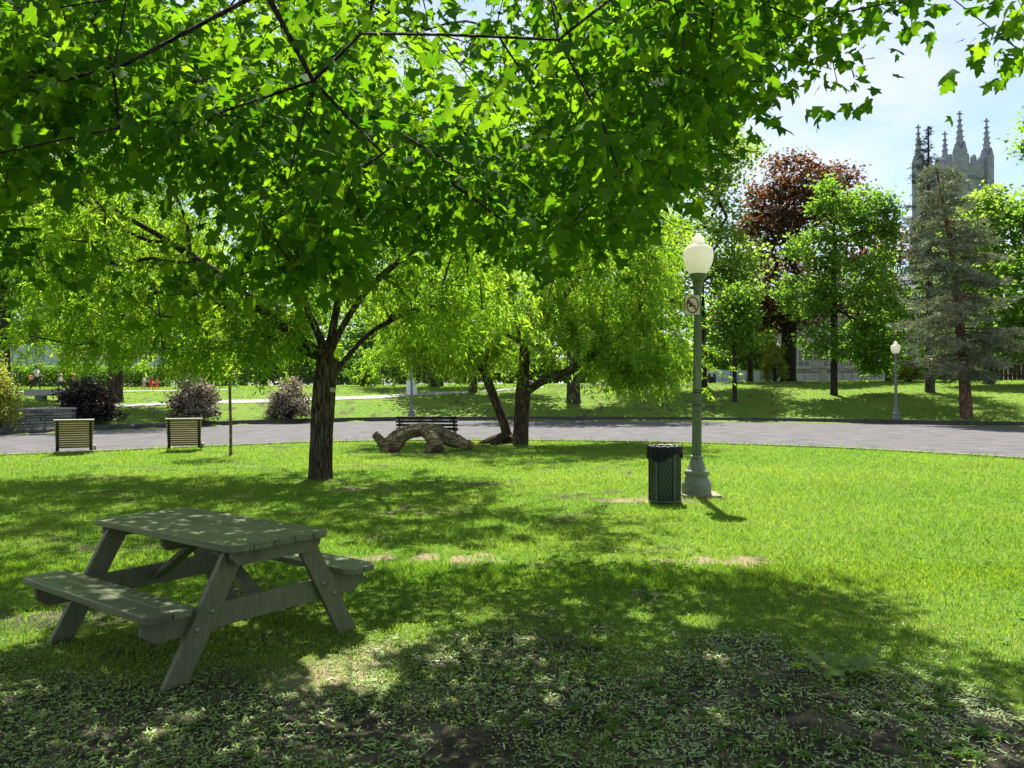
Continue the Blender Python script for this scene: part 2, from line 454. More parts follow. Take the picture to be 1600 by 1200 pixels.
def dirt(X, Y):
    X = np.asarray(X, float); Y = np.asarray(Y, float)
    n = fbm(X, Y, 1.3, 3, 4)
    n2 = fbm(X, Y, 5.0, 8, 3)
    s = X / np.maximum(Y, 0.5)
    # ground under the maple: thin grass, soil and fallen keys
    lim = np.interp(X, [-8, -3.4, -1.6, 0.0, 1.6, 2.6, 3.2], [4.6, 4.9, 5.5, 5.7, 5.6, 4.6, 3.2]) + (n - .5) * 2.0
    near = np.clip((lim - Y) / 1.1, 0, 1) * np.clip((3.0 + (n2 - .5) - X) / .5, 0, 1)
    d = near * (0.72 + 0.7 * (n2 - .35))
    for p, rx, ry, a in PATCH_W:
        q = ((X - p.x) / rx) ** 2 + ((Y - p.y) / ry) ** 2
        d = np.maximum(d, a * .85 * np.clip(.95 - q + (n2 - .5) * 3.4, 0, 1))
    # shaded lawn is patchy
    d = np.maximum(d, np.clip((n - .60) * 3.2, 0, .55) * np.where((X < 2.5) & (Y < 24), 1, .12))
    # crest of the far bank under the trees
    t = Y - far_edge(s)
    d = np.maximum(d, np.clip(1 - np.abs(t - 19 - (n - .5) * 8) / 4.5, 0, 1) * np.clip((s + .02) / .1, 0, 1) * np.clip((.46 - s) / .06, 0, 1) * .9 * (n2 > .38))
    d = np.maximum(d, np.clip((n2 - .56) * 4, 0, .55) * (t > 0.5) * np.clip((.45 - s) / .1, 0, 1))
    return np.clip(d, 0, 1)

# ---- ground sheet (polar grid, reaches past the last trees)
def build_ground():
    ang = np.concatenate([np.linspace(-math.pi, -0.80, 40, endpoint=False), np.linspace(-0.80, 0.80, 250, endpoint=False), np.linspace(0.80, math.pi, 41)])
    rad = np.concatenate([[0.35], np.geomspace(1.2, 70, 205), np.geomspace(74, 900, 40)])
    A, Q = np.meshgrid(ang, rad)
    X = np.sin(A) * Q; Y = np.cos(A) * Q
    Z = terr(X, Y)
    V = np.stack([X, Y, Z], -1).reshape(-1, 3)
    na, nr = len(ang), len(rad)
    i = np.arange(nr - 1)[:, None] * na + np.arange(na - 1)[None]
    i = i.ravel()
    Fq = np.stack([i, i + na, i + na + 1, i + 1], -1)
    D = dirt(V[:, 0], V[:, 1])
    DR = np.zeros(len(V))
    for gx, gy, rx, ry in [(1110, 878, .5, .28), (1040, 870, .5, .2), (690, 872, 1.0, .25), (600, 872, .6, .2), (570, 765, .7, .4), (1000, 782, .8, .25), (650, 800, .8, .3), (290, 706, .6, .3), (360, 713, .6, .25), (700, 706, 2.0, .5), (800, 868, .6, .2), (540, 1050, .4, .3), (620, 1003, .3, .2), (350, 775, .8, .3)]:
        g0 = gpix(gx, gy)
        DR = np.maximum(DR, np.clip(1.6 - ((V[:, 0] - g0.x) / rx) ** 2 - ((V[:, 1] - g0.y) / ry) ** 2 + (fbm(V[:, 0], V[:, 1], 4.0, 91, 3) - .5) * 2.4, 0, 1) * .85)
    m, t = new_mat('lawn_and_soil')
    out = N(t, 'ShaderNodeOutputMaterial'); p = N(t, 'ShaderNodeBsdfPrincipled')
    p.inputs['Roughness'].default_value = 0.95; p.inputs['Specular IOR Level'].default_value = 0.08
    t.links.new(p.outputs[0], out.inputs[0])
    g = N(t, 'ShaderNodeTexCoord')
    at_ = N(t, 'ShaderNodeAttribute', attribute_name='dirt')
    n1 = N(t, 'ShaderNodeTexNoise', Scale=38.0, Detail=6.0, Roughness=0.7)
    n2 = N(t, 'ShaderNodeTexNoise', Scale=0.55, Detail=5.0, Roughness=0.6)
    n3 = N(t, 'ShaderNodeTexNoise', Scale=3.2, Detail=8.0, Roughness=0.75)
    for n in (n1, n2, n3): t.links.new(g.outputs['Object'], n.inputs['Vector'])
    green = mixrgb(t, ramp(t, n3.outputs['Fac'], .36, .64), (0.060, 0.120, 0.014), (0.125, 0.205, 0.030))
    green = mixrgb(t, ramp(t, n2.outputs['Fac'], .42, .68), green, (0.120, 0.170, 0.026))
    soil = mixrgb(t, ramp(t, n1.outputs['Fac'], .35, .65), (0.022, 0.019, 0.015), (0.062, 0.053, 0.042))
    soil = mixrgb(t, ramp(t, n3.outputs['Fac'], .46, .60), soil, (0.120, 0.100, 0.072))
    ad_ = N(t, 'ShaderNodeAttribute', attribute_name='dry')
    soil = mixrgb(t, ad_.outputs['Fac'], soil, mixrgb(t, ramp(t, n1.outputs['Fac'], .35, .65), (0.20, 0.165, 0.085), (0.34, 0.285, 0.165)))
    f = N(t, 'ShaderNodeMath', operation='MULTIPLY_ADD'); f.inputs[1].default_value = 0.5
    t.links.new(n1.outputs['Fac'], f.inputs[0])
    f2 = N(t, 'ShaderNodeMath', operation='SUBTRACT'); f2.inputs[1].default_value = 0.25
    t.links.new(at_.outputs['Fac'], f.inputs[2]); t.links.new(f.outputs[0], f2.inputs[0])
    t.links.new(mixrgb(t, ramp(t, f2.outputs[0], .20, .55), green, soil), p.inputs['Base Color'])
    b = N(t, 'ShaderNodeBump', Strength=0.9, Distance=0.03)
    t.links.new(n1.outputs['Fac'], b.inputs['Height']); t.links.new(b.outputs[0], p.inputs['Normal'])
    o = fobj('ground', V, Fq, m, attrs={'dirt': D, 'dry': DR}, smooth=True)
    tag(o, 'sunlit green park lawn with worn soil rising beyond the road', kind='structure')
build_ground()

# ---- road: a broad curved asphalt carriageway
def strip(name, L, Rr, lift, mat, sub=24, across=1, follow=False):
    L = np.array(L); Rr = np.array(Rr)
    u = np.linspace(0, 1, len(L)); uu = np.linspace(0, 1, sub * (len(L) - 1) + 1)
    def sm(P):
        Q = np.stack([np.interp(uu, u, P[:, k]) for k in range(2)], -1)
        for _ in range(sub):
            Q[1:-1] = (Q[:-2] + 2 * Q[1:-1] + Q[2:]) / 4
        return Q
    a, b = sm(L), sm(Rr)
    rows = [a + (b - a) * k / across for k in range(across + 1)]
    P = np.concatenate(rows); z = (terr(P[:, 0], P[:, 1]) if follow else 0) + lift
    V = np.concatenate([P, np.broadcast_to(z, (len(P),))[:, None]], 1)
    n = len(a); i = np.arange(n - 1)
    Fq = np.concatenate([np.stack([r * n + i, r * n + i + 1, (r + 1) * n + i + 1, (r + 1) * n + i], -1) for r in range(across)])
    return fobj(name, V, Fq, mat), a, b

def asphalt():
    m, t = new_mat('worn_asphalt')
    out = N(t, 'ShaderNodeOutputMaterial'); p = N(t, 'ShaderNodeBsdfPrincipled')
    p.inputs['Roughness'].default_value = 0.9; p.inputs['Specular IOR Level'].default_value = 0.15
    t.links.new(p.outputs[0], out.inputs[0])
    g = N(t, 'ShaderNodeTexCoord')
    n1 = N(t, 'ShaderNodeTexNoise', Scale=1.1, Detail=7.0, Roughness=0.65); n2 = N(t, 'ShaderNodeTexNoise', Scale=22.0, Detail=6.0, Roughness=0.8)
    for n in (n1, n2): t.links.new(g.outputs['Object'], n.inputs['Vector'])
    c = mixrgb(t, ramp(t, n1.outputs['Fac'], .35, .65), (0.060, 0.058, 0.062), (0.105, 0.100, 0.101))
    c = mixrgb(t, ramp(t, n2.outputs['Fac'], .55, .72), c, (0.185, 0.174, 0.164))
    t.links.new(c, p.inputs['Base Color'])
    b = N(t, 'ShaderNodeBump', Strength=0.5, Distance=0.02); t.links.new(n2.outputs['Fac'], b.inputs['Height']); t.links.new(b.outputs[0], p.inputs['Normal'])
    return m
MAT['asphalt'] = asphalt()
sg = np.linspace(-.84, .84, 40)
Ln = [(a * b, b) for a, b in zip(sg, near_edge(sg))]; Lf = [(a * b, b) for a, b in zip(sg, far_edge(sg))]
# carry the road on past both sides of the picture
def extend(P):
    a = np.array(P[0]); b = np.array(P[1]); c = np.array(P[-1]); d = np.array(P[-2])
    return [tuple(a + (a - b) * 14.0)] + P + [tuple(c + (c - d) * 14.0)]
road, ra, rb = strip('road', extend(Ln), extend(Lf), 0.005, 'asphalt')
tag(road, 'grey asphalt park road curving between two lawns', kind='structure')

def kerb(name, line, w, h, mat, label, out):
    d = np.gradient(line, axis=0); d /= np.linalg.norm(d, axis=1)[:, None]
    nrm = np.stack([-d[:, 1], d[:, 0]], 1)
    if out < 0: nrm = -nrm
    a = line; b = line + nrm * w
    n = len(a)
    def ring(P, z): return np.concatenate([P, np.full((n, 1), z)], 1)
    V = np.concatenate([ring(a, -0.02), ring(a + nrm * .015, h), ring(b, h), ring(b, -0.02)])
    i = np.arange(n - 1)
    Fq = np.concatenate([np.stack([k * n + i, k * n + i + 1, (k + 1) * n + i + 1, (k + 1) * n + i], -1) for k in range(3)])
    o = fobj(name, V, Fq, mat); tag(o, label, kind='structure')
MAT['kerb_far'] = surf('dark_weathered_kerb', (0.040, 0.038, 0.034), (0.070, 0.066, 0.058), scale=3, rough=0.9, bump=0.3)
MAT['kerb_near'] = surf('pale_kerb', (0.20, 0.18, 0.15), (0.30, 0.27, 0.22), scale=3, rough=0.9, bump=0.3)
kerb('kerb_far', rb, 0.34, 0.24, 'kerb_far', 'dark stone kerb along the foot of the grass bank', 1)
kerb('kerb_near', ra, 0.16, 0.045, 'kerb_near', 'low pale kerb flush with the near lawn', -1)

# ---- paths on the bank
MAT['path'] = surf('pale_path', (0.24, 0.225, 0.20), (0.32, 0.30, 0.27), scale=2, rough=0.95, bump=0.2)
def path_px(name, pts, w, label):
    P = [hit(*p) for p in pts]
    L = [(p.x, p.y - w / 2) for p in P]; Rr = [(p.x, p.y + w / 2) for p in P]
    o, _, _ = strip(name, L, Rr, 0.03, 'path', sub=16, across=4, follow=True)
    return tag(o, label, kind='structure')
path_px('path', [(-90, 650), (20, 641), (110, 637), (200, 634), (300, 629), (400, 627), (490, 624), (560, 621.5), (640, 617.5), (720, 613), (790, 609), (850, 605)], 2.0, 'pale concrete path climbing the grass bank')
path_px('path', [(-60, 613.5), (60, 612.5), (160, 612), (260, 611), (360, 609)], 2.6, 'pale upper path beside the clipped hedge')

# ---- grass blades on the lawn (stuff)
def blades(name, n, d0, d1, power, h0, h1, w, dens_fn, label, tri=False, smax=0.82, mat='grass'):
    u = rng.random(n)
    e = 2 - power
    Y = (d0 ** e + u * (d1 ** e - d0 ** e)) ** (1 / e) if abs(e) > 1e-3 else d0 * (d1 / d0) ** u
    s = (rng.random(n) * 2 - 1) * smax
    X = s * Y
    keep = rng.random(n) < dens_fn(X, Y)
    X, Y = X[keep], Y[keep]; n = len(X)
    clump = fbm(X, Y, 2.2, 21, 3)
    h = (h0 + (h1 - h0) * rng.random(n)) * (0.55 + 0.9 * clump)
    ww = w * (0.7 + 0.6 * rng.random(n)) * (0.8 + Y / 16.0)
    a = rng.random(n) * 2 * math.pi
    ca, sa = np.cos(a), np.sin(a)
    b = rng.random(n) * 2 * math.pi
    lean = h * (0.25 + 0.75 * rng.random(n))
    Z = terr(X, Y)
    base = np.stack([X, Y, Z], -1)
    side = np.stack([ca, sa, 0 * ca], -1) * ww[:, None] / 2
    ld = np.stack([np.cos(b), np.sin(b), 0 * b], -1) * lean[:, None]
    up = np.array([0, 0, 1.0])[None] * h[:, None]
    tip = base + ld + up * .85
    r = np.clip(0.35 + 0.55 * (fbm(X, Y, .6, 31, 3) - .5) * 2 + rng.normal(.08, .24, n), 0, 1)
    if tri:
        V = np.stack([base - side, base + side, tip], 1).reshape(-1, 3)
        Fq = np.arange(3 * n).reshape(n, 3); rr = np.repeat(r, 3)
    else:
        mid = base + ld * .28 + up * .6
        V = np.stack([base - side, base + side, mid + side * .8, mid - side * .8, tip], 1).reshape(-1, 3)
        k = np.arange(n)[:, None] * 5
        Fq = np.concatenate([k + [0, 1, 2], k + [0, 2, 3], k + [3, 2, 4]]); rr = np.repeat(r, 5)
    o = fobj(name, V, Fq, mat, attrs={'rnd': rr})
    return tag(o, label, 'grass', kind='stuff')

def dens_near(X, Y):
    s = X / Y
    return np.where(Y < near_edge(s) - .08, (1 - 0.93 * dirt(X, Y)), 0)
def dens_far(X, Y):
    s = X / Y
    return np.where(Y > far_edge(s) + .45, 1 - .9 * dirt(X, Y), 0)
blades('grass', 98000, 2.0, 7.5, .55, .020, .050, .0046, dens_near, 'short green grass between soil patches by the picnic table')
blades('grass', 330000, 6.5, 29, 1.45, .035, .075, .0060, dens_near, 'mown green lawn reaching to the road', tri=True)
blades('grass', 90000, 30, 68, .8, .05, .12, .012, dens_far, 'grass on the bank beyond the road', tri=True)
def dens_edge(X, Y):
    s = X / Y; e = near_edge(s)
    return np.where((Y > e - .45) & (Y < e + .12), .9, 0)
blades('grass', 60000, 18, 28, .4, .07, .17, .010, dens_edge, 'longer unmown grass fringe along the road edge', tri=True)

# ---- fallen maple keys (stuff)
def keys():
    n = 66000
    Y = 2.05 + (6.6 - 2.05) * rng.random(n) ** 1.0
    X = (rng.random(n) * 2 - 1) * .80 * Y
    m = dirt(X, Y); c = fbm(X, Y, 1.7, 40, 3)
    shade = np.clip((3.2 - X) / .6, 0, 1) * np.clip((6.6 - Y) / 1.6, 0, 1)
    k = rng.random(n) < shade * np.clip((c - .25) * 3.4, 0.08, 1) * np.clip(.35 + m * 1.4, 0, 1)
    X, Y, c = X[k], Y[k], c[k]; n = len(X)
    a = rng.random(n) * 2 * math.pi
    L = .0155 * (0.6 + .7 * rng.random(n)); w = .0085 * (0.7 + .6 * rng.random(n))
    bend = rng.normal(0, .8, n)
    p0 = np.stack([X, Y, .006 + .008 * rng.random(n)], -1)
    d1 = np.stack([np.cos(a), np.sin(a), rng.normal(.05, .25, n)], -1); d2 = np.stack([np.cos(a + bend), np.sin(a + bend), rng.normal(0.1, .3, n)], -1)
    sd = np.stack([-np.sin(a), np.cos(a), rng.normal(0, .35, n)], -1) * w[:, None] / 2
    a0 = p0 - d1 * L[:, None]; a1 = p0 + d2 * L[:, None]
    a0[:, 2] = np.maximum(a0[:, 2], .003); a1[:, 2] = np.maximum(a1[:, 2], .003)
    V = np.stack([a0 - sd * .6, a0 + sd * .6, p0 + sd * .9, p0 - sd * .9, a1 + sd * .6, a1 - sd * .6], 1).reshape(-1, 3)
    i = np.arange(n)[:, None] * 6
    Fq = np.concatenate([i + [0, 1, 2, 3], i + [3, 2, 4, 5]])
    r = np.clip(np.interp(X, [-3, 0, 2], [.25, .45, .75]) + rng.normal(0, .25, n), 0, 1)
    tag(fobj('fallen_maple_seeds', V, Fq, 'samara', attrs={'rnd': np.repeat(r, 6)}), 'pale green winged maple seeds littering the shaded soil', 'seeds', kind='stuff')
keys()

# ---- small broad-leaved weeds scattered through the lawn (stuff)
def weeds():
    n = 2200
    Y = 3.2 * (26 / 3.2) ** rng.random(n); X = (rng.random(n) * 2 - 1) * .80 * Y
    k = (rng.random(n) < np.clip((fbm(X, Y, .5, 70, 2) - .42) * 5, .05, 1)) & (Y < near_edge(X / Y) - .1)
    X, Y = X[k], Y[k]; n = len(X); m = 6
    a = rng.random((n, 1)) * 6.28 + np.arange(m)[None] * 6.28 / m + rng.normal(0, .3, (n, m))
    L = (.025 + .030 * rng.random((n, 1))) * (.7 + .5 * rng.random((n, m)))
    up = .25 + .5 * rng.random((n, m))
    c = np.repeat(np.stack([X, Y, 0 * X + .012], -1), m, 0)
    ax = np.stack([np.cos(a), np.sin(a), up], -1).reshape(-1, 3); sd = np.stack([-np.sin(a), np.cos(a), 0 * a], -1).reshape(-1, 3)
    L = L.reshape(-1, 1); w = L * .28
    V = np.stack([c, c + ax * L * .5 + sd * w, c + ax * L - np.array([0, 0, 1.0]) * L * .35, c + ax * L * .5 - sd * w], 1).reshape(-1, 3)
    Fq = np.arange(len(V)).reshape(-1, 4)
    tag(fobj('lawn_weeds', V, Fq, 'leaf_mid', attrs={'rnd': np.repeat(rng.random(n * m) * .5, 4)}), 'low broad-leaved weeds dotted through the lawn', 'weeds', kind='stuff')
weeds()
# ================================================================ TREES
MAPLE_HALF = [(.13, -.07), (.30, -.10), (.47, .02), (.35, .17), (.52, .28), (.64, .50), (.42, .47), (.27, .53), (.27, .74), (.12, .82)]
MAPLE = [(0, .02)] + MAPLE_HALF + [(0, 1.06)] + [(-x, y) for x, y in reversed(MAPLE_HALF)]
MAPLE_S_HALF = [(.45, -.03), (.33, .18), (.63, .48), (.27, .52), (.22, .76)]
MAPLE_S = [(0, .02)] + MAPLE_S_HALF + [(0, 1.06)] + [(-x, y) for x, y in reversed(MAPLE_S_HALF)]

def leaf_shape(outline, cup=.12):
    """fan around the leaf centre; returns local verts (x across, y along, z up) and triangles"""
    P = [(0, .34, 0)] + [(x, y, -cup * (x * x * 1.6 + max(0, y - .4) ** 2)) for x, y in outline]
    n = len(outline)
    return np.array(P), np.array([(0, 1 + i, 1 + (i + 1) % n) for i in range(n)])
SH_MAPLE = leaf_shape(MAPLE, .30)
SH_MAPLE_S = leaf_shape(MAPLE_S, .30)
SH_MAPLE_T = leaf_shape([(0, .02), (.46, -.02), (.62, .46), (.25, .55), (0, 1.05), (-.25, .55), (-.62, .46), (-.46, -.02)], .30)
SH_LANCE = (np.array([(0, 0, 0), (.11, .38, -.02), (0, 1, -.10), (-.11, .38, -.02)]), np.array([(0, 1, 2, 3)]))
SH_OVAL = (np.array([(0, 0, 0), (.34, .42, -.05), (0, 1, -.05), (-.34, .42, .05)]), np.array([(0, 1, 2, 3)]))

def frames(axis, normal):
    y = axis / np.linalg.norm(axis, axis=1)[:, None]
    x = np.cross(y, normal); x /= np.maximum(np.linalg.norm(x, axis=1)[:, None], 1e-6)
    z = np.cross(x, y)
    return x, y, z

def leaf_batch(P, axis, normal, size, shape, curl=None):
    S, T = shape
    x, y, z = frames(axis, normal)
    cz = 1.0 if curl is None else curl[:, None, None]
    V = P[:, None] + size[:, None, None] * (x[:, None] * S[None, :, 0:1] + y[:, None] * S[None, :, 1:2] + z[:, None] * S[None, :, 2:3] * cz)
    k = len(S)
    Fq = (np.arange(len(P))[:, None, None] * k + T[None]).reshape(-1, T.shape[1])
    return V.reshape(-1, 3), Fq

class Skel:
    """branch skeleton: nodes with parents, grown tip by tip from the nearest node"""
    def __init__(s, trunk):
        s.P = [np.array(p, float) for p in trunk]; s.par = [-1] + list(range(len(trunk) - 1)); s.chains = [list(range(len(trunk)))]
        s.len = [0.0]
        for i in range(1, len(trunk)): s.len.append(s.len[-1] + np.linalg.norm(s.P[i] - s.P[i - 1]))
        s.ntr = len(trunk); s.tips = []; s.lo = 0
    def limb(s, pts, frm):
        ch = [frm]
        for p in pts:
            s.P.append(np.array(p, float)); s.par.append(ch[-1]); s.len.append(s.len[ch[-1]] + np.linalg.norm(s.P[-1] - s.P[ch[-1]])); ch.append(len(s.P) - 1)
        s.chains.append(ch); return ch
    def grow(s, tips, step=.7, arch=.12, wpath=.35, jit=.06, first=1):
        c = np.array(s.P).mean(0)
        order = np.argsort(np.linalg.norm(np.array(tips) - np.array(s.P[min(s.ntr - 1, len(s.P) - 1)]), axis=1))
        for k in order:
            t = np.array(tips[k], float)
            A = np.array(s.P); d = np.linalg.norm(A - t, axis=1) + wpath * np.array(s.len)
            d[:first] = 1e9
            j = int(np.argmin(d)); L = np.linalg.norm(t - A[j]); n = max(1, int(round(L / step)))
            ch = [j]
            for i in range(1, n + 1):
                f = i / n
                p = A[j] + (t - A[j]) * f
                p = p + np.array([0, 0, arch * L * 4 * f * (1 - f)])
                if i < n: p = p + rng.normal(0, jit * L / n * 1.5, 3)
                s.P.append(p); s.par.append(ch[-1]); s.len.append(s.len[ch[-1]] + np.linalg.norm(p - s.P[ch[-1]])); ch.append(len(s.P) - 1)
            s.chains.append(ch); s.tips.append(ch[-1])
    def radii(s, tip_r, trunk_r, ex=2.3, tw=.7):
        n = len(s.P); acc = np.zeros(n); kids = np.zeros(n, int)
        for i in range(n):
            if s.par[i] >= 0: kids[s.par[i]] += 1
        for i in range(n - 1, -1, -1):
            if kids[i] == 0: acc[i] = tip_r ** ex
            if s.par[i] >= 0: acc[s.par[i]] += acc[i]
        r = acc ** (1 / ex)
        sc = trunk_r / max(r[0], 1e-6)
        # thick wood scales to the trunk, twigs keep their own size
        w = np.clip((r - tip_r) / max(r[0] - tip_r, 1e-6), 0, 1)
        return r * (1 + (sc - 1) * w ** tw)
    def wood(s, rad, base, minr=0.0, flare=0.25, ridged=0.0, nmax=14, skip=None):
        mb = MB()
        for ci, ch in enumerate(s.chains):
            rr = [rad[i] for i in ch]
            if ci > 0: rr[0] = min(rr[0], rr[1] * 1.35)
            if max(rr[1:]) < minr: continue
            pts = [Vector(s.P[i] - np.array(base)) for i in ch]
            if ci == 0 or len(pts) > 2:
                pts, rr = smooth_path(pts, rr, 6 if ci == 0 else 2)
            if ci == 0:
                z0 = pts[0].z
                rr = [r * (1 + flare * math.exp(-(p.z - z0) / .28)) for p, r in zip(pts, rr)]
            n = nmax * 2 if ci == 0 else (nmax if max(rr) > .06 else (6 if max(rr) > .02 else 4))
            wob = None
            if ridged and max(rr) > .09:
                wob = lambda k, i, p, a, n=n: 1 + ridged * (math.sin(i * 2.1 * 4 + 2.0 * math.sin(p.z * 1.7 + i)) * .5 + .6 * math.sin(a * 3 + p.z * .9) * .5 + random.uniform(-.35, .35))
            mb.tube(pts, rr, n, wob)
        return mb

def smooth_path(pts, rad, sub):
    P = np.array([tuple(p) for p in pts]); u = np.arange(len(P)); uu = np.linspace(0, len(P) - 1, sub * (len(P) - 1) + 1)
    Q = np.stack([np.interp(uu, u, P[:, k]) for k in range(3)], -1); r = np.interp(uu, u, rad)
    for _ in range(sub):
        Q[1:-1] = (Q[:-2] + 2 * Q[1:-1] + Q[2:]) / 4
    return [Vector(q) for q in Q], list(r)

def sample_blobs(blobs, n, shell=.35):
    """points through a union of ellipsoids (centre, radii, weight), a little denser toward their skins"""
    w = np.array([b[2] for b in blobs], float); w /= w.sum()
    out = []
    for b, k in zip(blobs, rng.multinomial(n, w)):
        d = rng.normal(0, 1, (k, 3)); d /= np.linalg.norm(d, axis=1)[:, None]
        r = (shell + (1 - shell) * rng.random(k) ** .5)
        out.append(np.array(b[0]) + d * r[:, None] * np.array(b[1]))
    return np.concatenate(out)

def spread_leaves(C, per, sig, size, up=.6, droop=.3, rvar=.25, flat=.6, tint=None):
    """leaf positions and frames in loose sprays round the points C"""
    n = len(C) * per
    P = np.repeat(C, per, 0) + rng.normal(0, 1, (n, 3)) * np.array([sig, sig, sig * flat])
    axis = rng.normal(0, 1, (n, 3)); axis[:, 2] = axis[:, 2] * .5 - droop
    nor = rng.normal(0, 1, (n, 3)) * (1 - up) + np.array([0, 0, up * 1.6])
    sz = size * (1 + rvar * rng.normal(0, 1, n)).clip(.45, 1.6)
    tone = np.repeat(rng.random(len(C)), per)
    rn = np.clip(.25 * tone + .5 * rng.random(n) + .12, 0, 1)
    return P, axis, nor, sz, rn

def broad_tree(name, label, base, trunk, blobs, tips, per, sig, size, mat, bark, trunk_r, tip_r=.012, shape=SH_OVAL, up=.5, minr=.015, group=None, wpath=.3, step=1.2, droop=.3, limbs=None, cat='tree', flat=.6, arch=.10, shell=.35, fill=.35):
    base = np.array(base)
    sk = Skel([base + np.array(p) for p in trunk])
    for l in (limbs or []):
        sk.limb([base + np.array(p) for p in l[1]], l[0])
    T = base + sample_blobs(blobs, tips, shell)
    sk.grow(T, step=step, wpath=wpath, arch=arch, first=max(1, len(trunk) // 2))
    rad = sk.radii(tip_r, trunk_r)
    root = thing(name, label, cat, tuple(base), 0, group)
    sk.wood(rad, base, minr).build('trunk', bark, root, smooth=True)
    extra = np.array([sk.P[ch[-2]] for ch in sk.chains[1:] if len(ch) > 2])
    C = np.concatenate([T, extra[rng.random(len(extra)) < fill]]) if len(extra) else T
    P, ax, no, sz, rn = spread_leaves(C, per, sig, size, up, droop, flat=flat)
    V, Fq = leaf_batch(P - base, ax, no, sz, shape)
    c = fobj('crown', V, Fq, mat, root, attrs={'rnd': np.repeat(rn, len(shape[0]))})
    c['kind'] = 'stuff'
    return root, sk

# ---------------------------------------------------------------- the maple the camera stands under
def maple():
    base = np.array([-1.6, -3.0, 0.0])
    sk = Skel([base, base + [0.02, .05, .9], base + [.08, .12, 1.9], base + [.05, .3, 2.9], base + [.0, .6, 3.8]])
    L = [sk.limb([(-2.6, -1.2, 5.0), (-3.6, 1.0, 6.0), (-4.4, 3.6, 6.6), (-5.0, 6.2, 6.6), (-5.2, 8.4, 6.0)], 3),
         sk.limb([(-1.8, -1.0, 5.3), (-1.7, 1.4, 6.6), (-1.5, 4.0, 7.4), (-1.4, 6.6, 7.4), (-1.4, 9.0, 6.6)], 4),
         sk.limb([(-.6, -1.2, 5.0), (.1, .8, 6.0), (.7, 3.2, 6.7), (1.1, 5.6, 6.7), (1.2, 8.0, 6.0)], 4),
         sk.limb([(.2, -1.6, 4.6), (1.5, .2, 5.3), (2.5, 2.0, 5.5), (3.3, 3.6, 5.2)], 3),
         sk.limb([(-2.8, -3.6, 5.0), (-4.2, -5.0, 6.2)], 3), sk.limb([(-.6, -4.2, 5.2), (.8, -6.2, 6.4)], 4)]
    # lower edge of the crown, as seen from under it: pixel column -> pixel row
    bx = [-160, 0, 50, 120, 200, 235, 270, 300, 335, 370, 400, 430, 470, 520, 560, 600, 650, 700, 760, 820, 860, 900, 950, 1000, 1050, 1090, 1130, 1170, 1195]
    by = [350, 350, 345, 345, 330, 345, 325, 325, 320, 345, 410, 455, 465, 460, 405, 390, 410, 400, 405, 415, 405, 410, 385, 340, 315, 250, 195, 175, 110]
    tips = []
    def put(px, py, d): tips.append(np.array(at_y(px, py, d)))
    n = 0
    while n < 2150:
        px = rng.uniform(-150, 1190); d = 3.4 + 7.0 * rng.random() ** .85
        lim = np.interp(px, bx, by) - (58 if px < 370 else 20) - 90 * max(0, fbm(px / 100.0, d * .6, 1.1, 66, 2) - .45) - rng.random() * 14
        # near the edge of the crown the far sprays show, the near ones hang higher
        py = lim - abs(rng.normal(0, 1)) * 210 - (50 if d < 5 else 0) * rng.random()
        p = np.array(at_y(px, py, d))
        if p[2] > 8.3: continue
        # open windows in the crown
        if fbm(px / 100.0, py / 100.0 + d * .15, .9, 60, 2) < (.43 if px > 370 else .48): continue
        if px < 25 and 50 < py < 215 and rng.random() < .8: continue
        tips.append(p); n += 1
    # upper crown, mostly above the picture: it makes the shade
    for _ in range(860):
        x = rng.uniform(-6.8, 2.9); y = rng.uniform(2.0, 10.9)
        z = 6.2 + 2.2 * rng.random() - .06 * (x + 1.8) ** 2 * .6
        if fbm(x, y, .5, 61, 2) < .34: continue
        tips.append(np.array([x, y, z]))
    # unseen shoots added above the picture so their shade runs out across the lawn
    k_ = 0
    while k_ < 190:
        gy = rng.uniform(2.4, 6.5); gx = rng.uniform(1.2, np.interp(gy, [2.4, 3.5, 4.6, 6.5], [3.9, 3.5, 3.15, 2.35])); zz = rng.uniform(5.4, 7.8)
        p = np.array([gx, gy, 0]) + np.array(sv) * zz / sv.z
        if 613 - F_PX * (p[2] - .35 - CAM_H) / p[1] > -12: continue
        tips.append(p); k_ += 1
    # branch reaching out to the side against the sky, and its end spray
    for px, py in [(1195, 30), (1215, 70), (1240, 30), (1225, 110), (1265, 55), (1262, 100), (1290, 70), (1300, 130), (1308, 150), (1325, 40), (1350, 55), (1365, 25), (1395, 45), (1420, 20), (1450, -10),
                   (1480, -45), (1255, -20), (1310, -30), (1380, -40), (1440, -60), (1520, -90), (1560, -60), (1590, 20), (1565, 70), (1545, 88), (1585, 95), (1610, 60), (1630, 110), (1650, 20), (1700, -40), (1190, 150), (1215, 5), (1350, -90)]:
        put(px, py - 22, rng.uniform(4.1, 4.7))
    for px, py, d in [(15, 385, 4.6), (45, 400, 4.6), (70, 425, 4.5), (95, 425, 4.6), (-20, 370, 4.7), (260, 462, 4.6), (300, 458, 4.6), (335, 445, 4.5), (355, 425, 4.6),
                      (405, 385, 4.8), (430, 400, 4.7), (450, 420, 4.6), (470, 405, 4.8), (490, 425, 4.7), (510, 410, 4.6), (530, 400, 4.8), (415, 415, 4.5), (545, 380, 4.9), (440, 375, 5.0), (500, 385, 5.0), (640, 365, 5.2), (680, 375, 5.4), (720, 360, 5.2), (760, 370, 5.6), (800, 380, 5.4), (840, 370, 5.2), (880, 365, 5.4), (860, 385, 5.6), (610, 350, 5.0), (15, 250, 3.8), (10, 285, 3.8), (940, 340, 4.6), (915, 365, 4.8), (1045, 280, 4.2), (1050, 250, 4.2)]:
        put(px, py, d)
    front = len(tips)
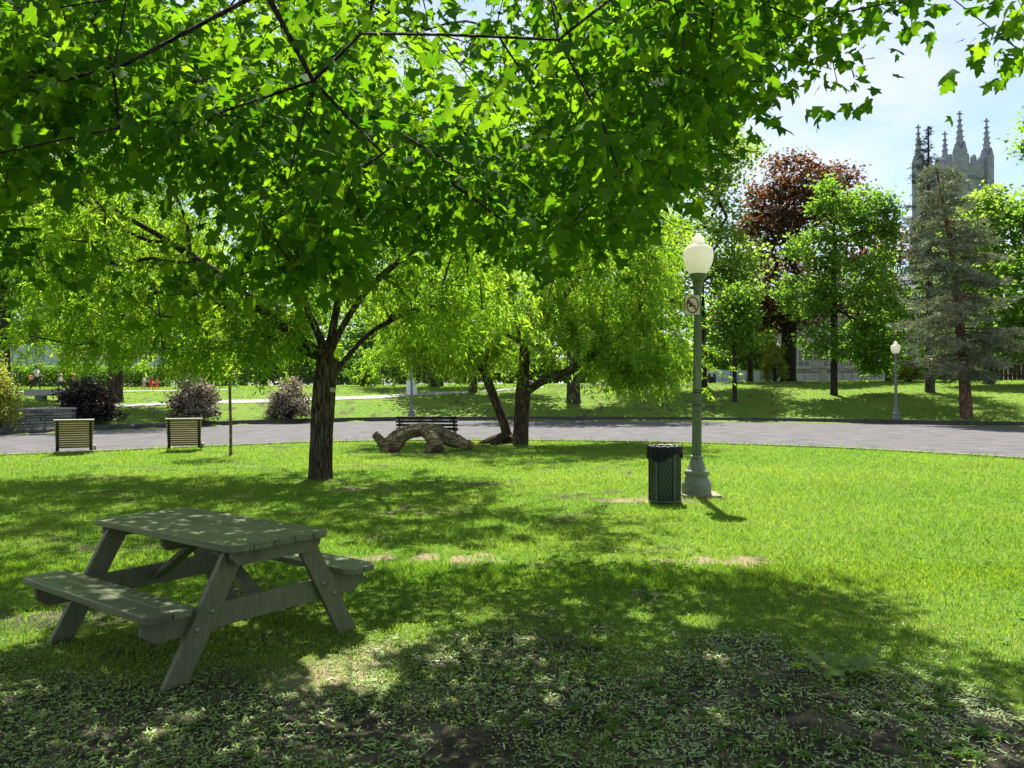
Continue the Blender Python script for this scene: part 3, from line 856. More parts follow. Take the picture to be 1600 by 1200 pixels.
    for _ in range(110):
        tips.append(np.array([rng.uniform(-7, 4), rng.uniform(-8, 1.5), rng.uniform(4.6, 8.2)]))
    sk.grow(tips, step=.55, arch=.10, wpath=.14, jit=.09, first=5)
    rad = sk.radii(.0024, .30, 2.6, 3.2)
    first_new = 5 + sum(len(l) - 1 for l in L)
    rad[first_new:] = np.minimum(rad[first_new:], .006 + .25 * np.maximum(rad[first_new:] - .006, 0)).clip(0, .017)
    root = thing('maple_tree', 'broad maple whose low leafy branches hang over the picnic table', 'tree', tuple(base))
    sk.wood(rad, base, .0, flare=.5, ridged=.08).build('trunk', 'bark_dark', root, smooth=True)
    T = np.array(tips); nt_ = len(T)
    order = np.arange(nt_)
    per = np.where(order < front, np.where(T[:, 2] > 6.1, 15, 18), 8)
    C = np.repeat(T, per, 0); n = len(C)
    # leaves on short stalks round each shoot end, blades held out and drooping
    off = rng.normal(0, 1, (n, 3)) * np.array([.16, .16, .11])
    P = C + off
    ax = off * np.array([1, 1, .4]); ax /= np.maximum(np.linalg.norm(ax, axis=1)[:, None], 1e-5)
    ax = ax * .75 + rng.normal(0, .45, (n, 3)); ax[:, 2] -= .75
    nor = rng.normal(0, .55, (n, 3)) + np.array([0, -.15, .85])
    sz = .080 * (1 + .22 * rng.normal(0, 1, n)).clip(.5, 1.45)
    tone = np.repeat(rng.random(nt_), per)
    rn = np.clip(.45 * tone ** 1.5 + .6 * rng.random(n) ** 1.4, 0, 1)
    # drop leaves that would touch the lens
    ok = (np.linalg.norm(P - np.array([0, 0, CAM_H]), axis=1) > 2.4)
    P, ax, nor, sz, rn = P[ok], ax[ok], nor[ok], sz[ok], rn[ok]
    # leaves cut out of the crown so sun flecks fall on set ground spots
    gap = np.zeros(len(P), bool); G = P - np.array(sv) * (P[:, 2:3] / sv.z)
    jit = (fbm(G[:, 0], G[:, 1], 7.0, 80, 2) - .5) * 1.3
    for gx, gy, gr in [(610, 1003, .21), (525, 1048, .22), (575, 1066, .18), (470, 1030, .10), (690, 1030, .10), (640, 985, .14), (900, 942, .09), (1000, 962, .13), (1090, 970, .15), (1120, 1030, .09), (245, 1146, .08), (350, 1176, .07), (60, 970, .26), (15, 1000, .2), (385, 970, .11), (750, 966, .11), (690, 872, .55), (590, 870, .4), (800, 868, .4), (1110, 880, .35), (960, 870, .3), (830, 1000, .07), (560, 1020, .1), (130, 1080, .07), (860, 1090, .08)]:
        g = gpix(gx, gy); gap |= ((G[:, 0] - g.x) / gr) ** 2 + ((G[:, 1] - g.y) / (gr * 1.15)) ** 2 < 1 + jit
    for tx, ty in ((-2.35, 5.5), (-2.2, 5.2), (-1.95, 5.45), (-1.75, 5.0)):
        Gt = P - np.array(sv) * ((P[:, 2:3] - .77) / sv.z); gap |= ((Gt[:, 0] - tx) / .07) ** 2 + ((Gt[:, 1] - ty) / .05) ** 2 < 1
    gap &= P[:, 1] > 1.0
    # the low bough ends short of the lamp
    gap |= (P[:, 1] > 1) & (np.abs(P[:, 0] / np.maximum(P[:, 1], .1) - .237) < .045) & ((P[:, 2] - CAM_H) / np.maximum(P[:, 1], .1) < .245)
    P, ax, nor, sz, rn = P[~gap], ax[~gap], nor[~gap], sz[~gap], rn[~gap]
    x, y, z = frames(ax, nor)
    # the 300 leaves that show largest become leaves of their own
    cen = P + y * (sz * .4)[:, None]
    u = 800 + F_PX * cen[:, 0] / np.maximum(cen[:, 1], .1); v = 613 - F_PX * (cen[:, 2] - CAM_H) / np.maximum(cen[:, 1], .1)
    area = np.abs((z * cen).sum(1)) / np.linalg.norm(cen, axis=1)
    score = np.where((cen[:, 1] > 1) & (u > 5) & (u < 1595) & (v > 5) & (v < 620), sz / np.maximum(cen[:, 1], .1) * (.3 + area), 0)
    cell = {}
    for i in np.argsort(cen[:, 1]):
        if score[i] > 0: cell.setdefault((int(u[i] // 14), int(v[i] // 14)), i)
    pick = sorted(cell.values(), key=lambda i: -score[i])[:300]
    rest = np.ones(len(P), bool); rest[pick] = False
    top = (v < -60) | (cen[:, 1] < .5)
    for sel, sh in ((rest & ~top, SH_MAPLE_S), (rest & top, SH_MAPLE_T)):
        V, Fq = leaf_batch(P[sel] - base, ax[sel], nor[sel], sz[sel], sh, rng.uniform(-.5, 2.2, int(sel.sum())))
        c = fobj('crown', V, Fq, 'maple_leaf', root, attrs={'rnd': np.repeat(rn[sel], len(sh[0]))}); c['kind'] = 'stuff'
    lm = []
    for r0 in (.15, .4, .6, .85):
        m = fast_mesh('leaf', SH_MAPLE[0], SH_MAPLE[1], {'rnd': np.full(len(SH_MAPLE[0]), r0)}); m.materials.append(MAT['maple_leaf']); lm.append(m)
    for i in pick:
        o = bpy.data.objects.new('leaf', lm[int(rn[i] * 3.99)])
        link(o, root)
        M4 = Matrix(((x[i][0], y[i][0], z[i][0], 0), (x[i][1], y[i][1], z[i][1], 0), (x[i][2], y[i][2], z[i][2], 0), (0, 0, 0, 1))) @ Matrix.Scale(sz[i], 4)
        o.matrix_local = Matrix.Translation(Vector(P[i] - base)) @ M4
    return len(P)
n_maple = maple()

# ---------------------------------------------------------------- willows
def willow(name, label, base, trunk, limbs, blobs, tips, twigs, leaves, trunk_r, bark='bark_willow', lsize=.105, hang=(.35, 1.3), mat='willow_leaf', zmin=1.2, flare=.25, tip_r=.010, wpath=.30, zside=0.0):
    base = np.array(base)
    sk = Skel([base + np.array(p) for p in trunk])
    for frm, pts in limbs: sk.limb([base + np.array(p) for p in pts], frm)
    T = base + sample_blobs(blobs, tips, .25)
    sk.grow(T, step=.8, arch=.10, wpath=wpath, jit=.10, first=max(1, len(trunk) - 2))
    rad = sk.radii(tip_r, trunk_r, 2.3)
    root = thing(name, label, 'tree', tuple(base))
    wood = sk.wood(rad, base, .0, flare=flare, ridged=.07)
    # hanging twigs with narrow leaves along them
    Ps, Ax, No, Sz, Rn = [], [], [], [], []
    cen = base + np.array(trunk[-1])
    for t in T:
        tone = rng.random()
        for _ in range(twigs):
            o = t - cen; o[2] = 0; o = o / max(np.linalg.norm(o), .3)
            d = (o * rng.uniform(.1, .8) + rng.normal(0, .6, 3)) * 1.7; d[2] = rng.uniform(-.2, .8)
            Lh = rng.uniform(*hang); p0 = t + rng.normal(0, .22, 3)
            u = np.linspace(0, 1, 3)[:, None]
            pts = p0 + d * u * Lh * .55 + np.array([0, 0, -1.0]) * (u ** 1.8) * Lh
            if pts[-1, 2] < base[2] + zmin + zside * max(0, base[0] - 2.6 - pts[-1, 0]): continue
            wood.tube([Vector(q - base) for q in pts], [.006, .004, .002], 3, cap=False)
            k = leaves; w = rng.random(k) ** .8
            q = p0 + d * w[:, None] * Lh * .55 + np.array([0, 0, -1.0]) * (w[:, None] ** 1.8) * Lh + rng.normal(0, .05, (k, 3))
            tan = d * .55 + np.array([0, 0, -1.8]) * (w[:, None] ** .8)
            tan = tan / np.linalg.norm(tan, axis=1)[:, None]
            ax = tan * .6 + rng.normal(0, .55, (k, 3)); ax[:, 2] -= .12
            Ps.append(q); Ax.append(ax); No.append(rng.normal(0, 1, (k, 3)) + np.array([0, 0, .4]))
            Sz.append(lsize * (1 + .25 * rng.normal(0, 1, k)).clip(.5, 1.5)); Rn.append(np.clip(.3 * tone + .6 * rng.random(k), 0, 1))
    wood.build('trunk', bark, root, smooth=True)
    P = np.concatenate(Ps); V, Fq = leaf_batch(P - base, np.concatenate(Ax), np.concatenate(No), np.concatenate(Sz), SH_LANCE)
    c = fobj('crown', V, Fq, mat, root, attrs={'rnd': np.repeat(np.concatenate(Rn), 4)}); c['kind'] = 'stuff'
    return root, len(P)

bA = gpix(501, 748)                                   # willow in front of the road
wA, nA = willow('willow_tree', 'thick furrowed willow trunk with a small plaque, between picnic table and road', bA,
    [(0, 0, -.05), (.00, 0, .6), (.03, 0, 1.3), (.07, .02, 1.9), (.12, .02, 2.35)],
    [(4, [(-.10, .1, 2.9), (-.42, .2, 3.5), (-.62, .2, 4.4), (-.70, .3, 5.4)]),
     (4, [(.22, .1, 3.0), (.36, .15, 3.8), (.46, .2, 4.8), (.55, .2, 6.0), (.5, .2, 7.2)]),
     (4, [(.38, -.1, 2.85), (.75, -.15, 3.45), (1.15, -.2, 3.9), (1.75, -.3, 4.3), (2.5, -.4, 4.9)]),
     (3, [(.40, .2, 2.25), (.65, .4, 2.7), (1.2, .7, 3.2), (2.2, 1.0, 3.5)]),
     (4, [(-.35, -.1, 2.6), (-1.0, -.2, 3.2), (-1.9, -.3, 3.95), (-2.7, -.4, 4.5), (-3.6, -.5, 5.0)]),
     (4, [(-.5, .3, 2.5), (-1.6, .5, 3.2), (-2.7, .6, 3.75), (-3.6, .7, 3.8), (-4.5, .8, 3.3)])],
    [((-3.6, 0, 4.2), (2.0, 2.4, 1.3), 1.3), ((-2.2, .2, 3.0), (2.2, 1.9, .7), .9), ((-4.6, .5, 2.9), (1.2, 1.6, .6), .5), ((-1.8, .3, 6.0), (2.6, 2.6, 1.5), 1.2), ((.3, .3, 7.4), (2.6, 2.6, 1.5), 1.0),
     ((2.3, 0, 5.6), (2.0, 2.2, 1.5), 1.0), ((2.4, .2, 3.5), (1.5, 1.6, .5), .7), ((.2, .2, 4.3), (1.4, 1.3, .8), .4), ((-.6, -.6, 2.8), (.6, .5, .3), .12), ((.5, 2.2, 5), (2.6, 1.8, 2), .5), ((3.6, -2.2, 5.4), (2.2, 1.9, 1.3), .8), ((-4.6, -2.2, 5.2), (2.2, 1.9, 1.2), .8), ((-.6, -2.6, 6.4), (3.0, 1.8, 1.2), .8), ((-6.2, 0, 5.6), (1.6, 2, 1.2), .5)],
    570, 4, 54, .215, zmin=1.68, lsize=.14, hang=(.25, .85), zside=.14, flare=.14)
bB = gpix(813, 694)                                   # willow by the kerb
wB, nB = willow('willow_tree', 'willow with one long low bough sweeping out over the lawn beside the fallen log', bB,
    [(0, 0, -.05), (.02, 0, .8), (.08, 0, 1.6), (.10, 0, 2.4), (.18, 0, 3.2)],
    [(2, [(.6, -.2, 2.05), (1.4, -.3, 2.25), (2.2, -.4, 2.75), (3.2, -.5, 3.5)]),
     (4, [(-.2, .2, 4.2), (-.5, .3, 5.6), (-.7, .3, 7.2)]),
     (4, [(.9, .1, 4.2), (1.9, .2, 5.3), (2.6, .2, 6.8)]),
     (4, [(-.9, 0, 3.8), (-2.2, 0, 4.6), (-3.4, 0, 5.4)])],
    [((3.3, -.2, 3.4), (1.9, 2.4, 1.1), 1.3), ((2.6, 0, 5.4), (2.6, 2.8, 1.7), 1.5), ((.6, 0, 7.6), (3.4, 3.0, 1.9), 1.4), ((-2.0, 0, 5.2), (2.2, 2.4, 1.5), .8), ((.4, -.6, 3.9), (1.6, 1.6, .8), .5), ((3.9, .4, 2.5), (1.2, 1.6, .5), .6), ((4.2, .2, 6.6), (1.2, 1.6, 1.4), .5)],
    420, 4, 50, .24, hang=(.4, 1.2), zmin=1.3, lsize=.16, flare=.15)
bC = gpix(791, 693)
wC, nC = willow('willow_tree', 'slim leaning willow stem rising from the roots behind the fallen log', bC,
    [(0.05, 0.05, -.05), (-.02, .06, .5), (-.25, .1, 1.1), (-.52, .15, 1.8), (-.75, .2, 2.4)],
    [(4, [(-1.0, .2, 3.0), (-1.3, .2, 3.8), (-1.9, .2, 4.4)]), (4, [(-1.5, .2, 2.9), (-2.6, .2, 3.1), (-3.6, .2, 3.5)])],
    [((-2.2, .2, 4.1), (1.9, 1.8, .9), 1), ((-1.0, 0, 3.1), (1.0, 1.0, .5), .4), ((-2.9, .2, 3.3), (1.2, 1.2, .5), .5)],
    120, 4, 46, .15, tip_r=.008, lsize=.15, zmin=1.5)
bD = hit(181, 628)
wD, nD = willow('willow_tree', 'big willow on the bank, its trunk beside the dark plum shrub', bD,
    [(0, 0, -.1), (0, 0, 1.2), (-.05, 0, 2.6), (-.1, 0, 4.4), (-.1, 0, 6.5)],
    [(3, [(1.2, 0, 5.6), (2.4, 0, 7.4)]), (3, [(-1.4, 0, 5.8), (-3, 0, 7.2)]), (4, [(-.2, 0, 8.5), (-.3, 0, 10.5)])],
    [((-3.2, 0, 8.6), (2.8, 2.8, 2.4), 1), ((3.2, 0, 8), (3.2, 3, 2.4), 1), ((0, 0, 11.2), (3.2, 3, 2.4), 1), ((2.5, -1, 5.2), (3.2, 2.4, 1.0), .9), ((-2.8, -1, 6.6), (2.4, 2.2, 1.2), .6), ((1, -4.5, 8.5), (4, 2, 1.8), .8), ((-4, -4, 9.5), (3, 2, 1.8), .6), ((5, -3.5, 8), (2.4, 2, 1.6), .5)],
    340, 4, 40, .36, hang=(.8, 2.4), lsize=.28, zmin=1.9, tip_r=.014, zside=.5)

# ---------------------------------------------------------------- young sapling by the seats
bS = gpix(360, 713)
broad_tree('sapling', 'slender staked young tree on the sunny lawn near the slatted seats', bS, [(0, 0, -.03), (.01, 0, .6), (-.01, 0, 1.3), (-.03, 0, 1.9), (0, 0, 2.8), (0, 0, 3.6)],
    [((0, 0, 2.55), (.8, .8, .5), 1), ((0, 0, 3.4), (.6, .6, .6), .7)], 46, 26, .16, .085, 'leaf_light', 'bark_log', .036, .006, minr=.004, step=.5)

# ---------------------------------------------------------------- trees on the bank
FT = []
def bank_tree(label, px, py, trunk_h, lean, blobs, tips, per, sig, size, mat, bark, r, name='bank_tree', **kw):
    b = col_at(px, kw.pop('Y')) if 'Y' in kw else hit(px, py)
    tr = [(lean * i / 4 * trunk_h * .25, 0, trunk_h * i / 4 - (.1 if i == 0 else 0)) for i in range(5)]
    return broad_tree(name, label, b, tr, blobs, tips, per, sig, size, mat, bark, r, group='trees on the far bank', **kw)

bank_tree('tall airy yellow-green tree behind the green lamp post', 1096, 595, 10, -.1,
    [((-.6, 0, 13.5), (3.4, 3.4, 3.6), 1.2), ((1.6, 0, 17.2), (2.6, 2.4, 2.3), .9), ((-3.4, 0, 11.0), (3.2, 3.0, 2.8), 1), ((1.8, -1, 10), (2.2, 2.4, 2.2), .8), ((2.2, 0, 7.4), (2.2, 2.2, 1.5), .5), ((-4, 0, 17), (3, 3, 3), .8), ((-3.8, -1, 7), (2.8, 2.6, 1.6), .4)], 290, 62, .62, .30, 'leaf_light', 'bark_dark', .42, Y=58)
bank_tree('copper maple with dark red-brown foliage and a stout black trunk', 1232, 599, 8, .05,
    [((.1, -1, 16.5), (3.7, 3.2, 2.9), 1.5), ((4.6, .5, 16.3), (1.9, 2.2, 2.8), .8), ((-1.8, -1, 13), (3.2, 3, 2.5), 1.2), ((7.6, 0, 11.5), (3.0, 3, 2.2), 1.0), ((7.0, 0, 7.5), (3.0, 3, 1.7), .6), ((1.0, 1, 9.5), (4.2, 3.5, 2.2), 1), ((-3.4, 0, 6.4), (2.6, 2.6, 1.9), .9), ((.4, 0, 5.6), (2.6, 2.4, 1.4), .6)], 390, 66, .62, .33, 'leaf_copper', 'bark_dark', .62, Y=67)
bank_tree('young bright green maple in front of the copper tree, branched to the ground', 1303, 617, 11, .02,
    [((0, 0, 13.0), (1.4, 1.3, 2.2), .5), ((2.2, 0, 11.6), (1.7, 1.5, 1.8), .9), ((-1.2, 0, 9.6), (1.5, 1.5, 1.4), .6), ((.4, -.6, 7.6), (2.6, 2.0, 1.5), .9), ((-2.0, -.4, 6.4), (2.1, 2.0, 1.3), .8), ((2.6, -.6, 5.0), (2.0, 1.8, 1.5), .8), ((.2, -.8, 3.6), (2.8, 1.8, 1.2), .9), ((2.6, -.6, 2.5), (1.6, 1.5, 1.1), .7), ((3.9, 0, 9.5), (1.0, 1.0, 1.6), .25)], 290, 62, .40, .25, 'leaf_mid', 'bark_dark', .21, name='maple_tree')
bank_tree('small round-headed young tree with a thin straight trunk in front of the blue hoarding', 1148, 628, 4.6, 0,
    [((0, 0, 5.4), (1.6, 1.4, 1.0), 1), ((.2, 0, 3.9), (1.5, 1.2, .5), .5), ((.4, 0, 6.6), (1.2, 1.1, .8), .6)], 75, 50, .40, .24, 'leaf_mid', 'bark_dark', .14)
bank_tree('light yellow-green tree half hidden behind the grey pine', 1545, 600, 6, 0,
    [((0, 0, 10.5), (3.0, 2.8, 2.8), 1), ((1.5, 0, 6.5), (3.2, 2.6, 2.4), .9), ((-2, 0, 7), (2.4, 2.4, 2.0), .7), ((.4, 0, 12.4), (1.6, 1.6, 1.4), .4)], 180, 64, .55, .30, 'leaf_light', 'bark_dark', .32)
bank_tree('full green tree at the end of the brown board fence', 1640, 603, 7, 0,
    [((.9, 0, 16.5), (2.2, 2.4, 2.0), .8), ((.8, 0, 10.5), (3.4, 3.0, 2.8), 1), ((-1.2, 0, 6), (3.4, 3, 2.6), 1), ((3, 0, 14), (3, 3, 3), .7), ((-2.0, 0, 3.2), (2.2, 2, 1.3), .6)], 220, 62, .55, .32, 'leaf_mid', 'bark_dark', .38)
bank_tree('leafy tree with a short grey trunk standing behind the low willow bough', 896, 629, 5, 0,
    [((0, 0, 9), (4.0, 3.4, 2.6), 1), ((-3, 0, 6), (2.6, 2.4, 1.6), .6), ((3.4, 0, 6.4), (2.8, 2.6, 1.7), .7), ((.5, 0, 12.4), (3, 3, 2.0), .7), ((1, -4, 11), (4, 2.6, 2), .7), ((5, -3, 10), (2.6, 2.6, 2), .5), ((-4, -4, 11), (3, 2.6, 2), .5)], 260, 58, .55, .30, 'leaf_light', 'bark_grey', .44)
bank_tree('tree with a pale grey trunk where the path passes on the bank', 739, 613, 5, 0,
    [((0, 0, 9), (3.8, 3.4, 2.6), 1), ((-2.6, 0, 5.8), (2.6, 2.4, 1.3), .6), ((3.4, 0, 6.4), (2.8, 2.6, 1.7), .7), ((-.5, 0, 12), (3, 3, 1.8), .6)], 160, 58, .55, .30, 'leaf_mid', 'bark_grey', .30)
bank_tree('tree with dark foliage and trunk inside the iron fence by the black kiosk', 682, 604, 5, 0,
    [((0, 0, 9.5), (4.4, 3.4, 2.6), 1), ((-2.4, 0, 5.6), (3.4, 2.4, 1.4), .8), ((3.0, 0, 7), (2.8, 2.6, 1.7), .7)], 150, 58, .6, .32, 'leaf_mid', 'bark_dark', .55)
bank_tree('yellow-green tree beyond the yellow shrub and grey screen', 2, 622, 6, -.03,
    [((-1, 0, 9.5), (4.2, 3.6, 2.8), 1), ((3.0, 0, 7.2), (3.0, 2.6, 1.7), .8), ((1.0, 0, 12.5), (3.4, 3, 2.0), .7), ((-2, -1, 6.4), (2.6, 2.4, 1.2), .5)], 210, 60, .52, .28, 'leaf_light', 'bark_grey', .40)

bank_tree('bushy bright green tree filling the gap beside the copper maple', 1172, 600, 5, 0,
    [((0, 0, 10.5), (3.0, 2.6, 2.4), 1), ((-1.5, 0, 7.0), (2.6, 2.4, 1.8), .8), ((1.6, 0, 7.4), (2.2, 2.2, 1.6), .7)], 130, 58, .5, .30, 'leaf_light', 'bark_dark', .26, Y=72)
bank_tree('bushy bright green tree between the young maple and the spruce', 1388, 600, 4, 0,
    [((0, 0, 7.5), (2.6, 2.4, 2.2), 1), ((-1.2, 0, 4.6), (2.2, 2.0, 1.5), .8), ((1.4, 0, 4.4), (2.0, 2.0, 1.4), .7)], 110, 58, .45, .28, 'leaf_light', 'bark_dark', .22, Y=64)
# far row closing the view, each tree its own
FAR_LABEL = ['far tree partly hidden by the yellow-green tree behind the yellow shrub', 'pale green far tree over the outer end of the court screen', 'deeper green far tree above the middle of the court screen', 'tall pale far tree where the court screen meets the hedge end',
    'green far tree behind the people in red on the upper path', 'tall pale far tree at the start of the long iron fence', 'green far tree seen past the dusty pink shrub', 'low pale far tree behind the dark shrub at the iron fence', 'green far tree behind the white folding notice board',
    'pale far tree behind the black kiosk', 'green far tree beyond the leaning willow stem', 'tall pale far tree beyond the low willow bough', 'tall green far tree behind the bough tip of the kerbside willow', 'pale far tree hidden behind the tall airy tree',
    'cool green far tree over the near end of the blue hoarding', 'pale far tree behind the person in red', 'green far tree over the hoarding end by the copper maple', 'green far tree above the roof of the stone building', 'green far tree between stone building and dark spruce', 'low pale far tree behind spruce and lime shrub', 'green far tree behind the brown board fence']
far_spec = [(-60, 92, 15, 0, 'leaf_mid'), (40, 100, 14, 0, 'leaf_light'), (130, 96, 15, 0, 'leaf_mid'), (215, 104, 17, 0, 'leaf_light'), (300, 98, 15, 0, 'leaf_mid'), (380, 104, 17, 1, 'leaf_light'), (455, 99, 16, 1, 'leaf_mid'), (545, 106, 14, 1, 'leaf_light'),
            (625, 100, 15, 1, 'leaf_mid'), (715, 105, 17, 1, 'leaf_light'), (800, 100, 19, 1, 'leaf_mid'), (885, 104, 21, 1, 'leaf_light'), (960, 100, 21, 1, 'leaf_mid'), (1030, 108, 20, 2, 'leaf_light'), (1110, 122, 13, 2, 'leaf_blue'), (1165, 116, 12, 2, 'leaf_light'), (1200, 126, 14, 2, 'leaf_mid'),
            (1290, 128, 17, 3, 'leaf_mid'), (1395, 126, 15, 3, 'leaf_mid'), (1470, 118, 12, 3, 'leaf_light'), (1600, 112, 16, 3, 'leaf_mid')]
for fi_, (px, Y, H, li, mt) in enumerate(far_spec):
    b = col_at(px, Y); r = 5.2
    k = rng.uniform(.85, 1.15)
    broad_tree('far_tree', FAR_LABEL[fi_], b, [(0, 0, -.2), (0, 0, H * .15), (0, 0, H * .3), (.2, 0, H * .45), (0, 0, H * .6)],
        [((0, 0, H * .72), (r * k, r * .8, H * .26), 1), ((-r * .55, 0, H * .42), (r * .7, r * .6, H * .2), .7), ((r * .55, -.5, H * .40), (r * .7, r * .6, H * .2), .7), ((0, -1, H * .18), (r * .9, r * .6, H * .14), .5)],
        84, 60, .90, .60, mt, 'bark_dark', .3, group=['far trees over the upper path', 'far trees over the iron fence', 'far trees beyond the hoarding', 'far trees behind the stone building'][li], minr=.04, step=2.0)

# ---------------------------------------------------------------- conifers
def conifer(name, label, base, trunk, profile, boughs, mat, bark, r0, needle, per_m, droop, wid=.05, twig=.55, density=1.0, group=None):
    base = np.array(base)
    TP = np.array(trunk, float); H = TP[-1, 2]
    root = thing(name, label, 'tree', tuple(base), 0, group)
    mb = MB()
    pts, rr = smooth_path([Vector(p) for p in TP], [r0 * (1 - .93 * i / (len(TP) - 1)) for i in range(len(TP))], 6)
    mb.tube(pts, rr, 12)
    Ps, Ax = [], []
    zs = np.array([p[0] for p in profile]); ls = np.array([p[1] for p in profile])
    for k in range(boughs):
        z = zs[0] + (zs[-1] - zs[0]) * ((k + rng.random()) / boughs)
        c = np.array([np.interp(z, TP[:, 2], TP[:, 0]), np.interp(z, TP[:, 2], TP[:, 1]), z])
        L = np.interp(z, zs, ls) * rng.uniform(.65, 1.12); a = rng.random() * 2 * math.pi
        d = np.array([math.cos(a), math.sin(a), 0])
        u = np.linspace(0, 1, 6)[:, None]
        up0 = rng.uniform(.0, .25)
        q = c + d * u * L + np.array([0, 0, 1.0]) * (up0 * L * u - droop * L * u ** 1.8 + .18 * L * u ** 4)
        rb_ = max(.012, r0 * .16 * L / ls.max())
        mb.tube([Vector(p) for p in q], list(np.linspace(rb_, .006, 6)), 5)
        n2 = max(3, int(L / .22))
        for j in range(n2):
            f = .22 + .78 * (j + rng.random()) / n2
            p = np.array([np.interp(f, u[:, 0], q[:, i]) for i in range(3)])
            for sgn in (-1, 1):
                tl = twig * (1.05 - .6 * f) * rng.uniform(.6, 1.3) * min(1, L / 1.6 + .3)
                sd = np.array([-d[1], d[0], 0]) * sgn * .8 + d * .6 + np.array([0, 0, rng.uniform(-.55, .1)])
                sd /= np.linalg.norm(sd)
                n3 = max(3, int(tl * per_m * density))
                w = rng.random(n3)[:, None]
                pp = p + sd * w * tl + np.array([0, 0, -.25]) * w ** 2 * tl + rng.normal(0, .035, (n3, 3))
                Ps.append(pp); Ax.append(sd * .7 + rng.normal(0, .6, (n3, 3)))
                if rng.random() < .35: mb.tube([Vector(p), Vector(p + sd * tl * .8 + np.array([0, 0, -.12 * tl]))], [.008, .004], 3, cap=False)
    mb.build('trunk', bark, root, smooth=True)
    P = np.concatenate(Ps); n = len(P)
    sh = (np.array([(-wid, 0, 0), (wid, .05, 0), (0, 1, 0)]), np.array([(0, 1, 2)]))
    V, Fq = leaf_batch(P, np.concatenate(Ax), rng.normal(0, 1, (n, 3)), needle * (1 + .25 * rng.normal(0, 1, n)).clip(.5, 1.6), sh)
    c = fobj('crown', V, Fq, mat, root, attrs={'rnd': np.repeat(rng.random(n), 3)}); c['kind'] = 'stuff'
    return n
bP = hit(1510, 652)
kP = bP.y / F_PX
def rel(px, py): return ((px - 1510) * kP, 0, (652 - py) * kP)
nP = conifer('pine_tree', 'tall shaggy grey-green pine with a reddish trunk standing in front of the church tower', bP,
    [(0, 0, -.1), rel(1508, 600), rel(1502, 520), rel(1494, 440), rel(1486, 370), rel(1474, 310), rel(1464, 256)],
    [(2.0, 1.4), (3.0, 3.1), (5.5, 3.1), (8.2, 2.5), (10.5, 1.8), (12.5, 1.05), (13.8, .55), (rel(1464, 256)[2], .12)], 128, 'needle', 'bark_pine', .32, .27, 25, .34, wid=.085, twig=.8)
bQ = hit(1453, 613)
kQ = bQ.y / F_PX
nQ = conifer('spruce_tree', 'dark narrow spruce whose spire pokes up between two church pinnacles', bQ,
    [(0, 0, -.1), (0, 0, 4), (0, 0, 9), (0, 0, 14), (0, 0, (613 - 195) * kQ)],
    [(3.0, 1.9), (7, 2.0), (11, 1.6), (14, 1.05), (16.3, .55), ((613 - 215) * kQ, .2), ((613 - 197) * kQ, .05)], 150, 'needle_dark', 'bark_grey', .30, .24, 24, .28, wid=.10, twig=.4)

# ---------------------------------------------------------------- shrubs and hedge
def shrub(name, label, base, w, d, h, mat, n, size, mat2=None, frac=.4, cat='shrub', tipsn=40):
    root = thing(name, label, cat, tuple(base))
    mb = MB()
    T = []
    for i in range(tipsn):
        a = rng.random() * 2 * math.pi; q = rng.random() ** .5; zz = h * (.12 + .80 * rng.random()) * rng.uniform(.85, 1.25); k = rng.uniform(.75, 1.2) * math.sqrt(max(0.08, 1 - (zz / h - .35) ** 2 / .5))
        t = np.array([math.cos(a) * q * w / 2 * k, math.sin(a) * q * d / 2 * k, zz]); T.append(t)
        mb.tube([(rng.normal(0, .06), rng.normal(0, .06), -.05), tuple(t * .5 + np.array([0, 0, .1])), tuple(t)], [.02, .012, .005], 4)
    mb.build('stem', 'bark_dark', root)
    T = np.array(T)
    def foliage(nm, mt, cnt, off):
        C = T[rng.integers(0, len(T), cnt)]
        P = C + rng.normal(0, 1, (cnt, 3)) * np.array([w * .085, d * .085, h * .085]) + off
        P[:, 2] = np.maximum(P[:, 2], .03)
        V, Fq = leaf_batch(P, rng.normal(0, 1, (cnt, 3)) + np.array([0, 0, .2]), rng.normal(0, 1, (cnt, 3)) + np.array([0, 0, .8]), size * (1 + .3 * rng.normal(0, 1, cnt)).clip(.4, 1.8), SH_OVAL)
        c = fobj(nm, V, Fq, mt, root, attrs={'rnd': np.repeat(rng.random(cnt), 4)}); c['kind'] = 'stuff'
    if mat2:
        foliage('foliage', mat, int(n * (1 - frac)), 0); foliage('blossom', mat2, int(n * frac), np.array([0, -.12, h * .09]))
    else: foliage('foliage', mat, n, 0)
    return root
shrub('plum_shrub', 'dark plum-leaved shrub between the stone wall and the willow trunk', hit(138, 660), 2.5, 1.8, 1.75, 'leaf_plum', 12000, .10, tipsn=80)
shrub('flowering_shrub', 'mixed pink and green shrub on the bank behind the slatted seats', hit(305, 658), 2.4, 1.7, 1.75, 'leaf_plum', 11000, .11, 'leaf_pink', .62, tipsn=60)
shrub('flowering_shrub', 'dusty pink shrub on the bank close to the thick willow trunk', hit(452, 656), 2.3, 1.6, 1.75, 'leaf_plum', 10000, .11, 'leaf_pink', .68, tipsn=60)
shrub('yellow_shrub', 'yellow-green shrub spilling over the end of the stone wall', hit(-14, 668), 1.9, 1.6, 2.4, 'leaf_yellow', 6500, .10, tipsn=50)
shrub('lime_shrub', 'round lime-green shrub by the foot of the grey pine and spruce', hit(1421, 597), 2.6, 2.0, 1.9, 'leaf_yellow', 5000, .14, tipsn=40)
shrub('lime_shrub', 'upright lime-green young shrub beside the copper maple trunk', hit(1211, 594), 1.9, 1.6, 3.4, 'leaf_yellow', 4500, .15, tipsn=40)
